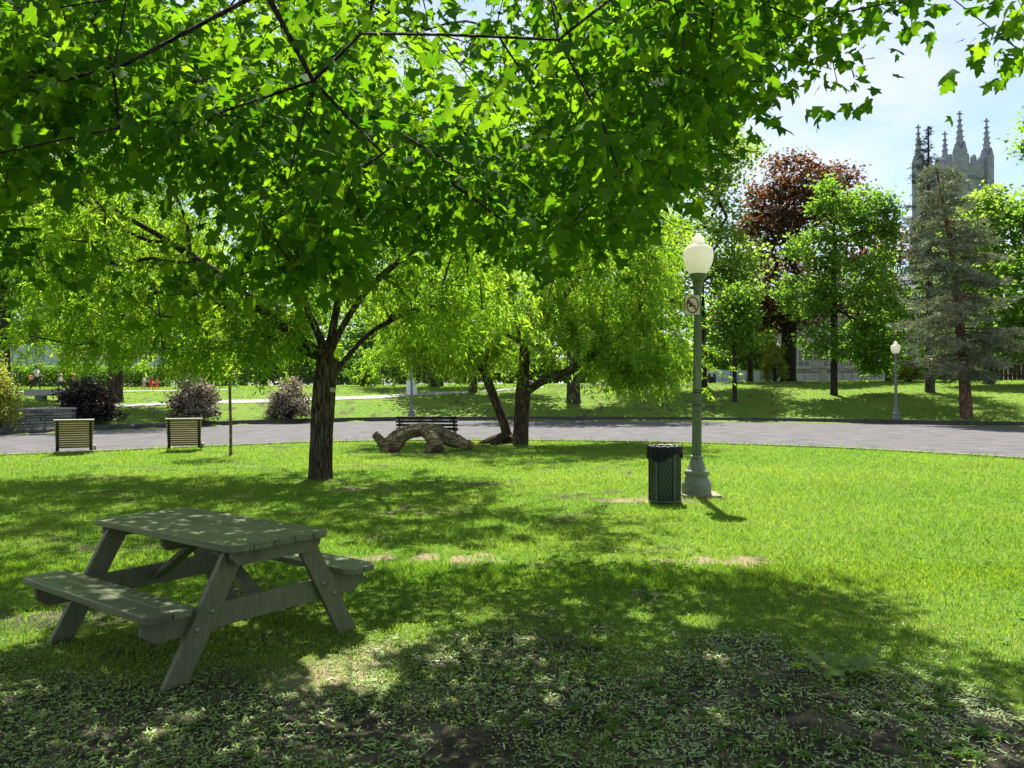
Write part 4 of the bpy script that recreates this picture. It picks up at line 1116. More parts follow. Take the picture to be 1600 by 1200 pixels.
shrub('dark_shrub', 'dark green shrub at the foot of the iron fence', hit(566, 604), 3.0, 1.6, 1.8, 'leaf_mid', 4500, .14, tipsn=40)
for i_, (px, Y, w_, h_, mt, lab) in enumerate([(292, 82, 6, 4.0, 'leaf_mid', 'wide shrub behind the start of the long iron fence'), (352, 84, 6, 3.6, 'leaf_light', 'pale shrub behind the iron fence past the sapling'), (412, 82, 6, 4.2, 'leaf_mid', 'green shrub behind the iron fence above the dusty pink shrub'),
        (470, 84, 6, 3.8, 'leaf_light', 'pale shrub behind the iron fence near the thick willow'), (530, 83, 6, 4.2, 'leaf_mid', 'green shrub behind the iron fence beside the dark shrub'), (592, 85, 6, 3.4, 'leaf_light', 'pale shrub behind the iron fence past the notice board'), (650, 90, 7, 4.0, 'leaf_mid', 'green shrub behind the black kiosk'),
        (725, 84, 6, 3.6, 'leaf_light', 'pale shrub at the far end of the iron fence'), (790, 82, 6.5, 3.6, 'leaf_mid', 'green shrub behind the kerbside willow trunk'), (855, 84, 6.5, 3.2, 'leaf_light', 'pale shrub on the crest under the willow bough'), (925, 82, 6.5, 3.6, 'leaf_mid', 'green shrub on the crest past the short grey trunk'), (990, 84, 6.5, 3.2, 'leaf_light', 'pale shrub on the crest beyond the willow bough tip'), (1050, 86, 6, 3.4, 'leaf_mid', 'green shrub on the crest behind the airy tree'), (1105, 112, 8, 4.5, 'leaf_mid', 'far shrub behind the near end of the hoarding'), (1190, 114, 9, 5, 'leaf_light', 'far shrub behind the hoarding and the person in red')]):
    shrub('crest_shrub', lab, col_at(px, Y), w_, 2.4, h_, mt, 2900, .42, tipsn=40)
hb0 = col_at(10, 60); hb1 = col_at(265, 63)
hroot = thing('hedge', 'clipped green hedge behind the people on the upper path', 'hedge', tuple((hb0 + hb1) / 2))
n_ = 15000; u_ = rng.random(n_)
Lx = hb1.x - hb0.x; Ly = hb1.y - hb0.y
Pz = rng.random(n_) * 1.75
Ph = np.stack([(u_ - .5) * Lx, (u_ - .5) * Ly + rng.uniform(-.6, .6, n_), Pz + .1 * np.sin(u_ * 40)], -1)
V, Fq = leaf_batch(Ph, rng.normal(0, 1, (n_, 3)), rng.normal(0, 1, (n_, 3)) + np.array([0, -.3, .8]), np.full(n_, .16), SH_OVAL)
fobj('foliage', V, Fq, 'leaf_mid', hroot, attrs={'rnd': rng.random(n_).repeat(4)})['kind'] = 'stuff'
mb = MB()
for i in range(24):
    f = (i + .5) / 24 - .5
    mb.tube([(f * Lx, f * Ly, -.05), (f * Lx + rng.normal(0, .1), f * Ly, .8), (f * Lx + rng.normal(0, .2), f * Ly, 1.5)], [.03, .02, .01], 4)
mb.build('stem', 'bark_dark', hroot)
# ================================================================ OBJECTS
# ---------------------------------------------------------------- picnic table
def picnic_table():
    t = thing('picnic_table', 'weathered grey-green wooden picnic table with attached benches in the maple shade', 'picnic table', (-2.10, 5.30, 0), -0.631)
    L, W_, TH = .85, .372, .042
    ztop = .765
    pw = 2 * W_ / 5
    for i in range(5):
        y0 = -W_ + i * pw + .003; y1 = y0 + pw - .006
        e = rng.normal(0, .003); c = .045
        if i == 0: poly = [(-L + c, y0), (L - c, y0), (L, y0 + c), (L, y1), (-L, y1), (-L, y0 + c)]
        elif i == 4: poly = [(-L, y0), (L, y0), (L, y1 - c), (L - c, y1), (-L + c, y1), (-L, y1 - c)]
        else: poly = [(-L + e, y0), (L + e, y0), (L + e, y1), (-L + e, y1)]
        MB().prism(poly, TH, Matrix.Translation((0, 0, ztop - TH / 2 + rng.normal(0, .0012)))).build('tabletop_plank', 'wood_green_top', t, bevel=.004)
    for x in (-.77, 0, .77):
        poly = [(-.33, .045), (-.33, 0), (-.29, -.045), (.29, -.045), (.33, 0), (.33, .045)]
        m = Matrix.Translation((x, 0, ztop - TH - .046)) @ Matrix(((0, 0, 1, 0), (1, 0, 0, 0), (0, 1, 0, 0), (0, 0, 0, 1)))
        MB().prism(poly, .038, m).build('cleat', 'wood_green', t, bevel=.003)
    zb = .45
    for s in (-1, 1):
        for k in range(2):
            y0 = .565 + k * .146; y1 = y0 + .140; c = .05
            Lb = .80
            if k == 0: poly = [(-Lb + c, y0), (Lb - c, y0), (Lb, y0 + c * .6), (Lb, y1), (-Lb, y1), (-Lb, y0 + c * .6)]
            else: poly = [(-Lb, y0), (Lb, y0), (Lb, y1 - c), (Lb - c, y1), (-Lb + c, y1), (-Lb, y1 - c)]
            poly = [(x, s * y) for x, y in poly]
            if s < 0: poly.reverse()
            MB().prism(poly, TH, Matrix.Translation((0, 0, zb - TH / 2 + rng.normal(0, .001)))).build('bench_plank', 'wood_green_top', t, bevel=.004)
    for sx in (-1, 1):
        # beam that carries both benches
        x = sx * .655; h = .145; zc = zb - TH - h / 2 - .001
        poly = [(-.82, h / 2), (-.82, -h * .1), (-.74, -h / 2), (.74, -h / 2), (.82, -h * .1), (.82, h / 2)]
        m = Matrix.Translation((x, 0, zc)) @ Matrix(((0, 0, 1, 0), (1, 0, 0, 0), (0, 1, 0, 0), (0, 0, 0, 1)))
        MB().prism(poly, .038, m).build('bench_beam', 'wood_green_leg', t, bevel=.003)
        for sy in (-1, 1):
            # splayed leg: cut level at the top and on the ground
            xo = sx * (.655 + .040)
            yt, yb, hw = .250, .640, .078
            poly = [((yt - hw) * sy, ztop - TH - .004), ((yt + hw) * sy, ztop - TH - .004), ((yb + hw) * sy, 0.0), ((yb - hw) * sy, 0.0)]
            m = Matrix.Translation((xo, 0, 0)) @ Matrix(((0, 0, 1, 0), (1, 0, 0, 0), (0, 1, 0, 0), (0, 0, 0, 1)))
            leg = MB().prism(poly, .038, m).build('leg', 'wood_green_leg', t, bevel=.003)
            for dz, dy in ((.045, -.02), (-.04, .03)):
                zz = zc + dz; f = (ztop - TH - zz) / (ztop - TH); yy = (yt + (yb - yt) * f + dy) * sy
                MB().lathe([(.016, 0), (.016, .004), (.010, .009)], 10).build('bolt', 'bolt', leg, smooth=True).matrix_local = Matrix.Translation((xo + sx * .0195, yy, zz)) @ Matrix.Rotation(sx * R(90), 4, 'Y')
        a = Vector((sx * .625, 0, zc - .01)); b = Vector((sx * .055, 0, ztop - TH - .055))
        d = b - a; ang = math.atan2(d.z, d.x)
        MB().box((a + b) / 2, (d.length, .085, .036), Matrix.Rotation(-ang, 3, 'Y')).build('brace', 'wood_green', t, bevel=.003)
picnic_table()

# ---------------------------------------------------------------- globe street lamps
def lamp(label, base, paint, basepaint, rich, group=None, rot=0):
    t = thing('street_lamp', label, 'street lamp', base, rot, group)
    k = 36 if rich else 16
    ft = (lambda i, z: 1 - .10 * (i % 2)) if rich else None
    if rich:
        MB().prism([(-.30, -.26), (.30, -.28), (.34, .26), (-.28, .28)], .07, Matrix.Translation((.04, 0, .012))).build('footing', 'footing', t, bevel=.012)
    MB().lathe([(.235, .02), (.235, .20), (.225, .225), (.205, .25), (.190, .285), (.175, .30), (.175, .335), (.195, .35), (.20, .385), (.19, .41), (.172, .425)], k).build('base', basepaint, t, smooth=True)
    MB().lathe([(.170, .42), (.150, .455), (.120, .52), (.100, .585), (.095, .61), (.108, .62), (.108, .645), (.090, .655)], k, flute=(lambda i, z: 1 - .05 * (i % 2)) if rich else None).build('flared_collar', basepaint, t, smooth=not rich)
    sh = MB().lathe([(.076, .65), (.075, 1.2), (.068, 2.2), (.058, 3.05), (.055, 3.27)], k, flute=ft).build('shaft', paint, t, smooth=not rich)
    if rich:
        for z in (1.46, 1.66, 1.70):
            r = float(np.interp(z, [.65, 1.2, 2.2, 3.05], [.076, .075, .068, .058]))
            MB().lathe([(r - .002, 0), (r + .004, .001), (r + .004, .013), (r - .002, .014)], 24, c=(0, 0, z)).build('band', 'black_tape', sh, smooth=True)
    MB().lathe([(.056, 3.26), (.060, 3.30), (.070, 3.36), (.090, 3.43), (.094, 3.445), (.082, 3.455), (.085, 3.475), (.118, 3.51), (.135, 3.535), (.140, 3.56), (.140, 3.585), (.12, 3.59)], k).build('lamp_fitter', paint, t, smooth=True)
    g = MB().lathe([(.135, 3.588), (.165, 3.63), (.205, 3.71), (.232, 3.80), (.243, 3.88), (.238, 3.95), (.215, 4.005), (.172, 4.035), (.165, 4.045), (.110, 4.065), (.092, 4.080), (.088, 4.11), (.100, 4.145), (.103, 4.165), (.085, 4.185), (.055, 4.20), (.045, 4.225), (.02, 4.245)], 48 if rich else 16,
        flute=(lambda i, z: 1 - .008 * (i % 2)) if rich else None).build('globe', 'globe', t, smooth=True)
    MB().lathe([(.012, 4.244), (.016, 4.262), (.006, 4.285), (.008, 4.30), (.002, 4.315)], 10).build('finial', paint, g, smooth=True)
    return t
LB = gpix(1088, 775)
near_lamp = lamp('tall green fluted lamp post with frosted globe beside the trash can', LB, 'lamp_green', 'lamp_base', True)
near_lamp.rotation_euler = (0, R(.6), 0)
lamp('grey lamp post on the bank with a white notice board behind it', hit(643, 653), 'lamp_grey', 'lamp_grey', False)
lamp('grey lamp post at the kerb whose globe is lost among the pine boughs', hit(1400, 658), 'lamp_grey', 'lamp_grey', False)
lamp('distant lamp post with a lit white globe beside the copper maple trunk', col_at(1216, 84), 'lamp_grey', 'lamp_grey', False)
lamp('distant lamp post glimpsed through willow leaves over the pink and green shrub', col_at(284, 76), 'lamp_grey', 'lamp_grey', False)
lamp('distant lamp post behind the iron fence by the black kiosk', col_at(671, 86), 'iron', 'iron', False)

# ---------------------------------------------------------------- prohibition sign strapped to the near lamp
def sign():
    c = Vector((LB.x - .075, LB.y - .085, 3.075))
    t = thing('prohibition_sign', 'small pale sign with red ring and slash strapped to the green lamp post', 'sign', c, R(3))
    def rr(w, h, r, n=5):
        P = []
        for cx, cz, a0 in ((w - r, h - r, 0), (-w + r, h - r, 90), (-w + r, -h + r, 180), (w - r, -h + r, 270)):
            for i in range(n + 1):
                a = R(a0 + 90 * i / n); P.append((cx + r * math.cos(a), cz + r * math.sin(a)))
        return P
    def flat(name, poly, y, mat, th=.002):
        m = Matrix.Translation((0, y, 0)) @ Matrix(((1, 0, 0, 0), (0, 0, -1, 0), (0, 1, 0, 0), (0, 0, 0, 1)))
        return MB().prism(poly, th, m).build(name, mat, t)
    flat('plate', rr(.130, .168, .018), 0, 'lamp_green', .006)
    flat('border', rr(.123, .161, .015), -.0045, 'sign_black', .002)
    flat('face', rr(.118, .156, .013), -.0065, 'sign_face', .002)
    mb = MB(); n = 40; m = Matrix(((1, 0, 0, 0), (0, 0, -1, 0), (0, 1, 0, 0), (0, 0, 0, 1)))
    for i in range(n):
        a, b = 2 * math.pi * i / n, 2 * math.pi * (i + 1) / n
        q = [(.104 * math.cos(a), .138 * math.sin(a)), (.104 * math.cos(b), .138 * math.sin(b)), (.083 * math.cos(b), .114 * math.sin(b)), (.083 * math.cos(a), .114 * math.sin(a))]
        mb.add([m @ Vector((x, z, .0118)) for x, z in q], [(0, 1, 2, 3)])
    mb.build('ring', 'sign_red', t)
    k = Vector((.052, -.067)); u = Vector((-.040, .035))
    flat('slash', [(-.062 + .012, .072 + .009), (-.062 - .010, .072 - .009), (.062 - .010, -.080 - .009), (.062 + .010, -.080 + .009)], -.0135, 'sign_red', .001)
    # dark pictogram: chequered bushy shape at one side, low animal body with paw and ear
    P = []
    mb = MB()
    for i in range(4):
        for j in range(5):
            if (i * 3 + j * 2) % 5 in (1, 3) and 0 < i < 3: continue
            x0 = -.094 + i * .0135; z0 = -.005 + j * .0145
            mb.add([m @ Vector((x, z, .0100)) for x, z in ((x0, z0), (x0 + .0135, z0), (x0 + .0135, z0 + .0145), (x0, z0 + .0145))], [(0, 1, 2, 3)])
    mb.build('pictogram', 'sign_black', t)
    flat('pictogram', [(-.040, .045), (-.022, .030), (.000, .018), (-.006, .036), (.006, .040), (.014, .024), (.010, .008), (.030, -.008), (.052, -.004), (.056, -.018), (.030, -.024), (-.016, -.026), (-.050, -.034), (-.072, -.036), (-.070, -.024), (-.046, -.016), (-.048, .010)], -.0095, 'sign_black', .001)
    for z in (-.10, .10):
        MB().lathe([(.060, -.006), (.064, -.006), (.064, .006), (.060, .006), (.060, -.006)], 20, c=(.085, .082, z), cap=False).build('strap', 'bolt', t, smooth=True)
sign()

# ---------------------------------------------------------------- trash can with a black liner
def trash_can():
    b = gpix(1039, 785)
    t = thing('trash_can', 'dark green mesh trash can with black bag over its rim', 'trash can', b)
    MB().lathe([(.205, .015), (.222, .05), (.226, .60), (.228, .82)], 32).build('inner_barrel', 'bin_green', t, smooth=True)
    mb = MB(); n = 26; H = .80
    for s in (-1, 1):
        for i in range(n):
            a0 = 2 * math.pi * i / n
            pts = []
            for k in range(9):
                f = k / 8; a = a0 + s * f * 1.55; r = .236 + .004 * f
                pts.append((r * math.cos(a), r * math.sin(a), .03 + H * f))
            mb.tube(pts, .0042, 4, cap=False)
    mb.build('wire_mesh', 'bin_mesh', t)
    for a in (-2.3, -1.15, .2, 1.6, 3.0):
        x, y = .243 * math.cos(a), .243 * math.sin(a)
        MB().box((x, y, .43), (.030, .010, .83), Matrix.Rotation(a + math.pi / 2, 3, 'Z')).build('upright_strap', 'bin_green', t, bevel=.002)
    for z in (.02, .80):
        MB().lathe([(.236, 0), (.250, .002), (.252, .03), (.238, .034)], 32, c=(0, 0, z)).build('hoop', 'bin_green', t, smooth=True)
    # liner pulled over the rim: pleated skirt with an uneven hem
    nn = 96; prof = []
    V = []; Fq = []
    for j, (r, z) in enumerate([(.19, .70), (.215, .845), (.235, .868), (.256, .860), (.262, .80), (.262, .74), (.264, .66)]):
        for i in range(nn):
            a = 2 * math.pi * i / nn
            pl = .008 * math.sin(a * 17 + j * .6) + .005 * math.sin(a * 31 + 1.3 * j)
            zz = z
            if j >= 4: zz = z - (j - 3) * .018 * math.sin(a * 3 + 1.1) + .012 * math.sin(a * 11) * (j - 3) / 3 + (.05 * (j - 3) / 3 if math.cos(a + .5) > 0 else 0)
            if j == 2: zz += .006 * math.sin(a * 13)
            rr_ = r + pl * (1 if j > 2 else .5)
            V.append((rr_ * math.cos(a), rr_ * math.sin(a), zz))
    for j in range(6):
        for i in range(nn): Fq.append((j * nn + i, j * nn + (i + 1) % nn, (j + 1) * nn + (i + 1) % nn, (j + 1) * nn + i))
    fobj('bin_liner', np.array(V), np.array(Fq), 'bag', t, smooth=True)
trash_can()

# ---------------------------------------------------------------- plaque on the willow trunk
pq = at_y(520, 608, bA.y - .30)
tp = thing('plaque', 'small pale yellow identification plaque fixed to the thick willow trunk', 'plaque', (bA.x + .245, bA.y - .10, 1.72), R(28))
MB().box((0, -.02, 0), (.10, .012, .085)).build('plate', 'plaque', tp, bevel=.002)
MB().box((0, .03, 0), (.03, .09, .03)).build('spacer', 'bolt', tp)

# ---------------------------------------------------------------- fallen log
def log():
    b = gpix(662, 706)
    t = thing('fallen_log', 'gnarled arching fallen log lying on the bare soil near the willow stems', 'log', b)
    k = b.y / F_PX
    def q(px, py, dy=0): return Vector(((px - 662) * k, dy, (706 - py) * k))
    def wob(seed):
        return lambda kk, i, p, a: 1 + .12 * math.sin(a * 2 + kk * .16 + seed) + .13 * math.sin(a * 6 + .8 * math.sin(kk * .12 + seed)) + .05 * math.sin(kk * .5 + seed)
    def sweep(pts, rad, seed, n=20, sub=8):
        P, r = smooth_path(pts, rad, sub)
        return MB().tube(P, r, n, wob(seed))
    body = MB()
    for mbx in (sweep([q(604, 704, .05), q(612, 696, .02), q(624, 682, 0), q(640, 674, 0), q(660, 671, 0), q(682, 676, .1), q(700, 686, .25), q(718, 693, .4), q(736, 699, .5)], [.20, .24, .24, .21, .20, .21, .20, .18, .12], 1),
                sweep([q(610, 703, 0), q(602, 698, 0), q(594, 688, -.02), q(587, 679, -.05)], [.20, .15, .12, .10], 2, 14),
                sweep([q(664, 674, -.05), q(675, 682, -.2), q(682, 692, -.38), q(686, 699, -.5)], [.17, .19, .19, .17], 3),
                sweep([q(684, 702, -.42), q(676, 700, -.40), q(668, 699, -.36)], [.12, .13, .12], 4, 14)):
        body.add(mbx.v, mbx.f)
    o = body.build('log_body', 'bark_log', t, smooth=True)
    rm = o.modifiers.new('merge', 'REMESH'); rm.mode = 'VOXEL'; rm.voxel_size = .020; rm.use_smooth_shade = True
    tx = bpy.data.textures.new('bark_ridges', 'CLOUDS'); tx.noise_scale = .06; tx.noise_depth = 3
    dm = o.modifiers.new('ridges', 'DISPLACE'); dm.texture = tx; dm.strength = .030; dm.mid_level = .5
    def disc(c, d, r, mat, name):
        d = Vector(d).normalized(); m = d.to_track_quat('Z', 'Y').to_matrix()
        vs = [(0, 0, .02)] + [((r * (1 + .12 * math.sin(3 * a) + random.uniform(-.06, .06))) * math.cos(a), r * math.sin(a), random.uniform(-.01, .01)) for a in [2 * math.pi * i / 16 for i in range(16)]] + [(r * .9 * math.cos(2 * math.pi * i / 16), r * .9 * math.sin(2 * math.pi * i / 16), -.12) for i in range(16)]
        fs = [(0, 1 + i, 1 + (i + 1) % 16) for i in range(16)] + [(1 + i, 17 + i, 17 + (i + 1) % 16, 1 + (i + 1) % 16) for i in range(16)]
        MB().add([m @ Vector(v) + Vector(c) for v in vs], fs).build(name, mat, t)
    disc(q(687, 701, -.55), (.1, -.9, -.35), .165, 'cut_dark', 'sawn_end')
    disc(q(738, 700, .52), (.95, -.1, -.22), .125, 'cut_wood', 'broken_end')
    disc(q(667, 699, -.36), (-.9, -.4, 0), .115, 'cut_dark', 'sawn_end')
    disc(q(586, 677, -.05), (-.5, -.2, .7), .095, 'cut_dark', 'sawn_end')
    # orange splintered wood near the broken end
    for i in range(7):
        f = i / 6; p = q(712 + 24 * f, 692 + 6 * f, .30 + .12 * f)
        MB().tube([p + Vector((0, random.uniform(-.10, .0), random.uniform(-.02, .10))), p + Vector((.28, random.uniform(-.06, .02), -.06))], [.022, .008], 5).build('splinter', 'cut_wood', t)
log()
# exposed root between the stems
rt = thing('root_mound', 'twisted exposed roots at the foot of the two willow stems', 'roots', bC)
for i, (pts, r) in enumerate([([(-.9, -.1, .0), (-.5, -.15, .12), (-.1, -.05, .22), (.15, .1, .2)], [.04, .10, .16, .15]), ([(-.5, -.5, 0), (-.25, -.3, .12), (0, -.05, .2)], [.04, .09, .14]), ([(.5, -.35, -.02), (.3, -.15, .12), (.05, .02, .2)], [.05, .10, .14]), ([(-.3, .1, .1), (.1, .15, .22), (.4, .1, .1)], [.10, .14, .10])]):
    P_, r_ = smooth_path([Vector(p) for p in pts], r, 5)
    MB().tube(P_, r_, 12, lambda kk, ii, p, a: 1 + .15 * math.sin(a * 4 + kk * .4)).build('root', 'bark_willow', rt, smooth=True)

# ---------------------------------------------------------------- seats and benches
def slat_seat(label, px, py, rz):
    b = gpix(px, py)
    t = thing('slatted_seat', label, 'seat', b, rz, 'slatted seats facing the road')
    Wd = .96
    # back leans toward the camera; seat runs away from it
    def bp(f): return Vector((0, -.02 - .29 * f, .17 + .75 * f))
    n = 12
    for i in range(n):
        f = (i + .3) / n; p = bp(f)
        MB().box(p, (Wd * (.90 + .08 * f), .028, .054), Matrix.Rotation(R(22), 3, 'X')).build('back_slat', 'slat_olive', t, bevel=.004)
    MB().box(bp(1.0) + Vector((0, -.005, .008)), (Wd, .060, .036), Matrix.Rotation(R(10), 3, 'X')).build('top_rail', 'slat_sunlit', t, bevel=.006)
    for s in (-1, 1):
        a = bp(-.10) + Vector((s * .38, -.030, 0)); c = bp(.97) + Vector((s * .40, -.030, 0)); d = c - a
        MB().box((a + c) / 2, (.065, .022, d.length), Matrix.Rotation(-math.atan2(d.y, d.z), 3, 'X')).build('back_support', 'iron', t)
        MB().tube([(s * .42, -.02, .19), (s * .42, -.08, .10), (s * .43, -.14, 0.0)], .014, 6).build('leg', 'iron', t)
        MB().tube([(s * .42, .62, .26), (s * .42, .66, .18), (s * .43, .68, 0.0)], .014, 6).build('leg', 'iron', t)
        MB().tube([(s * .43, -.10, .14), (s * .43, .3, .20), (s * .43, .66, .18)], .012, 6).build('stretcher', 'iron', t)
    for i in range(8):
        MB().box((0, .03 + .085 * i, .20 + .03 * math.sin(i * .45)), (Wd * .92, .06, .028)).build('seat_slat', 'slat_olive', t, bevel=.004)
    MB().lathe([(.03, -.0), (.085, .01), (.085, .07), (.03, .08)], 14).build('rolled_edge', 'tan_pad', t, smooth=True).matrix_local = Matrix.Translation((.455, .05, .16)) @ Matrix.Rotation(R(90), 4, 'Y')
slat_seat('olive slatted seat between stone wall and plum shrub, facing the road', 116, 709, R(28))
slat_seat('olive slatted seat beside the slender sapling, facing the road', 288, 705, R(20))

def bench():
    p = at(668, 692, 0)
    t = thing('park_bench', 'black slatted park bench behind the fallen log, facing the road', 'bench', p, R(-3))
    k = p.y / F_PX; Wd = 96 * k
    for i, z in enumerate((.48, .60, .72, .84)):
        MB().box((0, -.10 - .05 * i, z), (Wd, .035, .088), Matrix.Rotation(R(14), 3, 'X')).build('back_slat', 'bench_dark', t, bevel=.006)
    for i in range(4):
        MB().box((0, .02 + .12 * i, .43), (Wd, .095, .035)).build('seat_slat', 'bench_dark', t, bevel=.006)
    for s in (-1, 1):
        x = s * (Wd / 2 - .12)
        MB().box((x, -.20, .64), (.05, .03, .52), Matrix.Rotation(R(22), 3, 'X')).build('back_support', 'iron', t)
        MB().tube([(x, -.10, .40), (x, -.14, .2), (x, -.18, 0)], .025, 8).build('leg', 'iron', t)
        MB().tube([(x, .36, .40), (x, .38, .2), (x, .42, 0)], .025, 8).build('leg', 'iron', t)
        MB().box((x, .14, .395), (.05, .56, .03)).build('seat_support', 'iron', t)
        MB().tube([(x, -.22, .64), (x, .1, .66), (x, .36, .63), (x, .38, .42)], .018, 8).build('armrest', 'iron', t)
bench()

# stone bench slab on the upper terrace
sb = hit(88, 626.5)
kk = sb.y / F_PX
ts = thing('stone_bench', 'long pale stone bench slab on two blocks beside the plum shrub', 'bench', sb, 0)
MB().box((0, 0, .44), (92 * kk, .55, .34)).build('slab', 'pale_stone', ts, bevel=.02)
for x in (-24 * kk, 12 * kk): MB().box((x, 0, .12), (.42, .42, .30)).build('support_block', 'stone_b', ts, bevel=.02)

# ---------------------------------------------------------------- low stone wall at the foot of the terrace
def stone_wall():
    a = hit(2, 667.5); c = hit(118, 664.5)
    L = (c - a).length; ang = math.atan2(c.y - a.y, c.x - a.x)
    t = thing('stone_wall', 'low grey dry-stone retaining wall at the edge of the terrace', 'wall', (a + c) / 2, ang)
    H = .78
    MB().box((0, .25, H / 2 - .05), (L, .35, H)).build('core', 'mortar', t)
    z = -.03
    for row in range(6):
        h = rng.uniform(.10, .135); x = -L / 2
        while x < L / 2 - .05:
            w = min(rng.uniform(.28, .62), L / 2 - x)
            if L / 2 - x - w < .15: w = L / 2 - x
            MB().box((x + w / 2, .02 + rng.uniform(-.02, .02), z + h / 2), (w - .025, .14, h - .022)).build('stone', 'stone_a' if rng.random() < .6 else 'stone_b', t, bevel=.012)
            x += w
        z += h
    x = -L / 2
    while x < L / 2 - .05:
        w = min(rng.uniform(.7, 1.1), L / 2 - x)
        MB().box((x + w / 2, .18, z + .04), (w - .02, .60, .075)).build('coping_stone', 'pale_stone', t, bevel=.012)
        x += w
stone_wall()

# ---------------------------------------------------------------- white sandwich board behind the far lamp
p = hit(643, 617.5); kk = p.y / F_PX
ts = thing('sandwich_board', 'white folding notice board standing by the path behind a grey lamp', 'sign', p, R(4))
for s in (-1, 1):
    MB().box((s * 4.2 * kk, s * .06, 11.5 * kk), (8.0 * kk, .03, 23 * kk), Matrix.Rotation(R(4 * s), 3, 'Z')).build('panel', 'white_panel', ts, bevel=.005)
MB().tube([(0, 0, 0), (0, 0, 23 * kk)], .02, 6).build('hinge_post', 'bolt', ts)

# ---------------------------------------------------------------- iron fence behind the lawn
def iron_fence(label, px0, px1, Y0, Y1, H, pitch, mat='iron'):
    a = col_at(px0, Y0); c = col_at(px1, Y1); d = c - a; L = math.hypot(d.x, d.y); ang = math.atan2(d.y, d.x)
    t = thing('iron_fence', label, 'fence', a, ang)
    def gz(x): 
        P = Vector((a.x + x * math.cos(ang), a.y + x * math.sin(ang), 0)); return float(terr(P.x, P.y)) - a.z
    nb = max(1, int(L / 2.5)); mb = MB()
    for i in range(nb + 1):
        x = L * i / nb; MB().box((x, 0, gz(x) + H / 2 + .02), (.09, .09, H + .16)).build('post', mat, t)
    for i in range(nb):
        x0, x1 = L * i / nb, L * (i + 1) / nb
        for z in (.18, H - .1):
            MB().box(((x0 + x1) / 2, 0, (gz(x0) + gz(x1)) / 2 + z), (x1 - x0 - .1, .04, .05)).build('rail', mat, t)
    x = pitch
    while x < L:
        mb.box((x, 0, gz(x) + H / 2 + .02), (.030, .03, H)); x += pitch
    mb.build('pickets', mat, t)['kind'] = 'stuff'
iron_fence('black iron picket fence behind the lawn and notice board', 262, 775, 74, 71, 1.75, .16)
iron_fence('short run of black picket fence in front of the grey screen', 18, 185, 72, 73, 1.5, .2)

# grey court screen behind the hedge
def screen():
    a = col_at(-30, 78); c = col_at(262, 78); L = (c - a).length
    t = thing('court_screen', 'tall pale grey mesh screen panels behind the hedge', 'screen', a, math.atan2(c.y - a.y, c.x - a.x))
    n = 6
    for i in range(n + 1): MB().tube([(L * i / n, 0, 0), (L * i / n, 0, 4.5)], .05, 8).build('post', 'lamp_grey', t)
    for i in range(n): MB().box((L * (i + .5) / n, 0, 2.95), (L / n - .14, .03, 2.7)).build('panel', 'metal_screen', t)
    for i in range(n): MB().box((L * (i + .5) / n, 0, 4.36), (L / n - .12, .06, .06)).build('rail', 'lamp_grey', t)
screen()

# black kiosk box by the trunk behind the fence, bins
p = col_at(676, 79)
ts = thing('kiosk', 'low black kiosk box behind the iron fence', 'kiosk', p)
MB().box((0, 0, .85), (1.9, 1.0, 1.6)).build('box', 'iron', ts, bevel=.03)
MB().box((0, 0, 1.72), (2.1, 1.2, .10)).build('lid', 'bench_dark', ts, bevel=.02)
p = hit(1112, 593)
ts = thing('litter_bin', 'small black litter bin on the sunny lawn in front of the blue hoarding', 'bin', p)
k_ = p.y / F_PX
MB().box((0, 0, .30), (.62, .5, .60)).build('body', 'iron', ts, bevel=.03)
for s in (-1, 1): MB().box((s * .22, 0, .72), (.16, .4, .22)).build('side_hood', 'iron', ts, bevel=.02)

# blue-grey hoarding
def hoarding():
    a = col_at(1092, 96); c = col_at(1255, 104); d = c - a; L = math.hypot(d.x, d.y)
    t = thing('hoarding', 'blue-grey panelled hoarding beyond the sunny lawn', 'fence', a, math.atan2(d.y, d.x))
    n = 14
    for i in range(n):
        MB().box((L * (i + .5) / n, 0, .85), (L / n - .05, .05, 1.7)).build('panel', 'blue_panel', t)
        MB().box((L * i / n, -.04, .9), (.07, .08, 1.84)).build('post', 'lamp_grey', t)
hoarding()

# brown board fence
def board_fence():
    a = col_at(1470, 66); c = col_at(1720, 60); d = c - a; L = math.hypot(d.x, d.y); ang = math.atan2(d.y, d.x)
    t = thing('board_fence', 'dark brown wooden board fence under the trees behind the pine', 'fence', a, ang)
    n = int(L / .3)
    for i in range(n):
        x = L * (i + .5) / n
        gz = float(terr(a.x + x * math.cos(ang), a.y + x * math.sin(ang))) - a.z
        MB().box((x, rng.uniform(-.006, .006), gz + .95 + rng.uniform(-.02, .02)), (L / n - .012, .03, 1.9)).build('board', 'brown_fence', t)
    for z in (.4, 1.5): MB().box((L / 2, .04, z), (L, .04, .1)).build('rail', 'brown_fence', t)
board_fence()
p = hit(1286, 597.5)
ts = thing('gate_pillar', 'pale stone gate pillar in front of the stone building', 'pillar', p)
k_ = p.y / F_PX
MB().box((0, 0, .55), (.45, .45, 1.2)).build('shaft', 'concrete', ts, bevel=.02)
MB().box((0, 0, 1.20), (.58, .58, .12)).build('cap', 'concrete', ts, bevel=.02)

